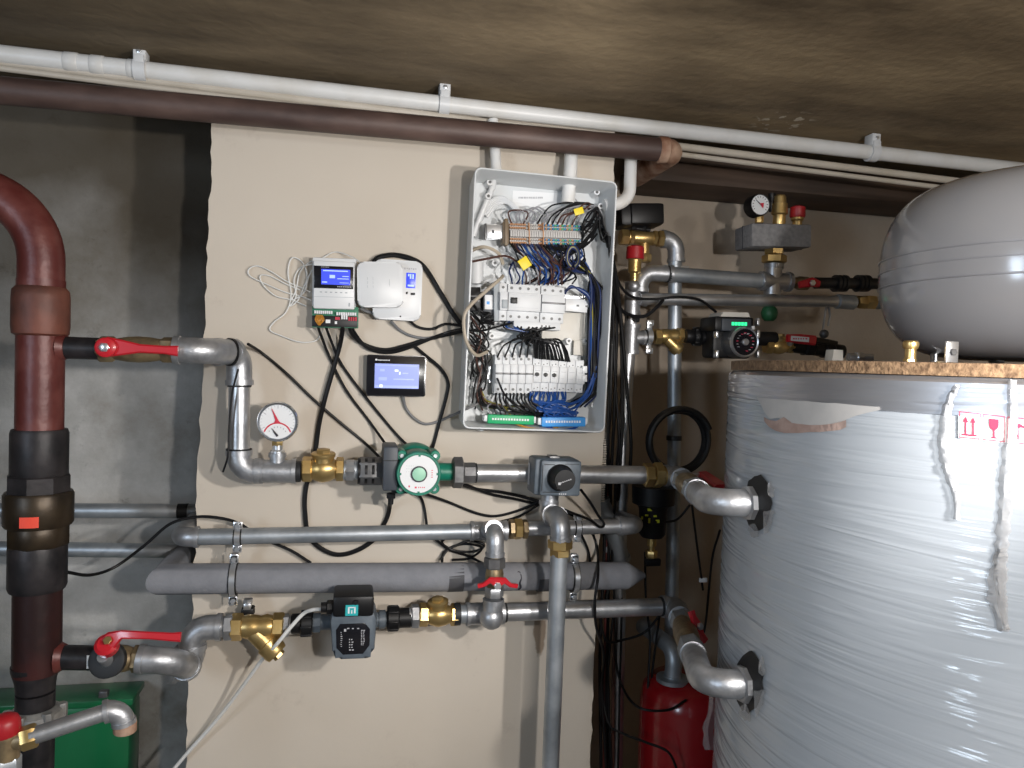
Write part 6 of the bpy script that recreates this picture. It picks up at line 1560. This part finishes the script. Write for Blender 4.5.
low = [
 ([(645,552,1.84),(646,600,1.84),(650,640,1.84),(648,690,1.80),(652,700,1.80)], 'black lead hanging from the drain knob of the black pot'),
 ([(660,612,1.80),(655,650,1.82),(649,700,1.82)], 'black cable going down left of the lower right elbow'),
 ([(598,610,1.80),(606,640,1.80),(622,640,1.81),(645,632,1.80),(662,612,1.78)], 'black cable sagging below the lowest horizontal pipe'),
 ([(600,680,1.84),(608,722,1.80),(622,733,1.76),(645,742,1.70),(668,752,1.66),(678,772,1.66)], 'black cable sweeping in front of the red vessel near the bottom'),
 ([(616,600,1.85),(616,660,1.84),(624,690,1.80),(640,708,1.70),(668,710,1.68),(686,700,1.70)], 'black cable looping over the top of the red vessel'),
 ([(692,505,1.80),(697,545,1.82),(703,590,1.84)], 'black cable behind the upper tank bend hanging in the dark'),
 ([(720,530,1.80),(712,560,1.84),(706,620,1.86),(702,640,1.86)], 'black cable close to the white tank hanging in the dark'),
 ([(690,505,1.82),(676,520,1.82),(655,522,1.79)], 'black cable from the upper bend to the black pot'),
 ([(611,560,1.83),(614,600,1.83),(608,680,1.84),(612,768,1.84)], 'black cable nearest to the panel edge below the foam pipe'),
 ([(622,598,1.83),(620,680,1.83),(618,768,1.83)], 'black cable on the tall riser below the foam pipe')]
for P, lab in low: cable(P, .0032, 'cable', lab)
solo('cable_label', MB().box(W(703,580,1.835), (.022,.006,.012), .001), 'whiteface', 'tiny white label on a cable hanging in the dark', 'tag')
cable([(609,245,1.83),(610,330,1.86),(609,420,1.86),(607,520,1.88),(605,640,1.88),(604,768,1.88)], .0034, 'redrust', 'dull red cable behind the black bundle at panel edge')
cable([(615,610,1.86),(613,680,1.86),(613,768,1.86)], .004, 'brownwire', 'brown cable at the panel edge below the lowest pipe')

# ------------------------------------------------------------------ light
def lamp(name, loc, r, power, col):
    l = bpy.data.lights.new(name, 'POINT'); l.energy = power; l.shadow_soft_size = r; l.color = col
    o = bpy.data.objects.new(name, l); COL.objects.link(o); o.location = V(loc); o['kind'] = 'helper'; return o
lamp('work_lamp_near', (.50,-.38,1.43), .035, 62, (1.,.965,.93))
lamp('ceiling_lamp', (1.5,-.9,1.78), .08, 24, (1.,.95,.88))
l = bpy.data.lights.new('hand_torch', 'SPOT'); l.energy = 52; l.shadow_soft_size = .03; l.color = (1.,.965,.93); l.spot_size = math.radians(88); l.spot_blend = .55
o = bpy.data.objects.new('hand_torch', l); COL.objects.link(o); o.location = V((.80,.26,1.42)); o['kind'] = 'helper'
o.rotation_euler = (V((-.42,1.9,1.27))-V(o.location)).to_track_quat('-Z', 'Y').to_euler()
def area(name, loc, aim, sx, sy, power, col):
    l = bpy.data.lights.new(name, 'AREA'); l.energy = power; l.shape = 'RECTANGLE'; l.size = sx; l.size_y = sy; l.color = col
    o = bpy.data.objects.new(name, l); COL.objects.link(o); o.location = V(loc)
    o.rotation_euler = (V(aim)-V(loc)).to_track_quat('-Z', 'Y').to_euler(); o['kind'] = 'helper'; return o
area('window_daylight', (-1.78,-.55,1.40), (.9,1.0,1.1), .6, .8, 30, (.70,.84,1.))
w = bpy.data.worlds.new('world'); bpy.context.scene.world = w; w.use_nodes = True
w.node_tree.nodes['Background'].inputs[0].default_value = (.80,.88,1.0,1); w.node_tree.nodes['Background'].inputs[1].default_value = .12
# ------------------------------------------------------------------ camera
cd = bpy.data.cameras.new('camera'); cam = bpy.data.objects.new('camera', cd); COL.objects.link(cam)
cd.sensor_width = 36; cd.lens = FPX/1024*36; cd.clip_start = .01
m = Matrix((RT, UP, -FW)).transposed().to_4x4(); m.translation = CAM; cam.matrix_world = m
sc = bpy.context.scene; sc.camera = cam
sc.view_settings.view_transform = 'Standard'; sc.view_settings.look = 'None'; sc.view_settings.gamma = 1; sc.view_settings.exposure = 0
sc.view_settings.use_curve_mapping = False
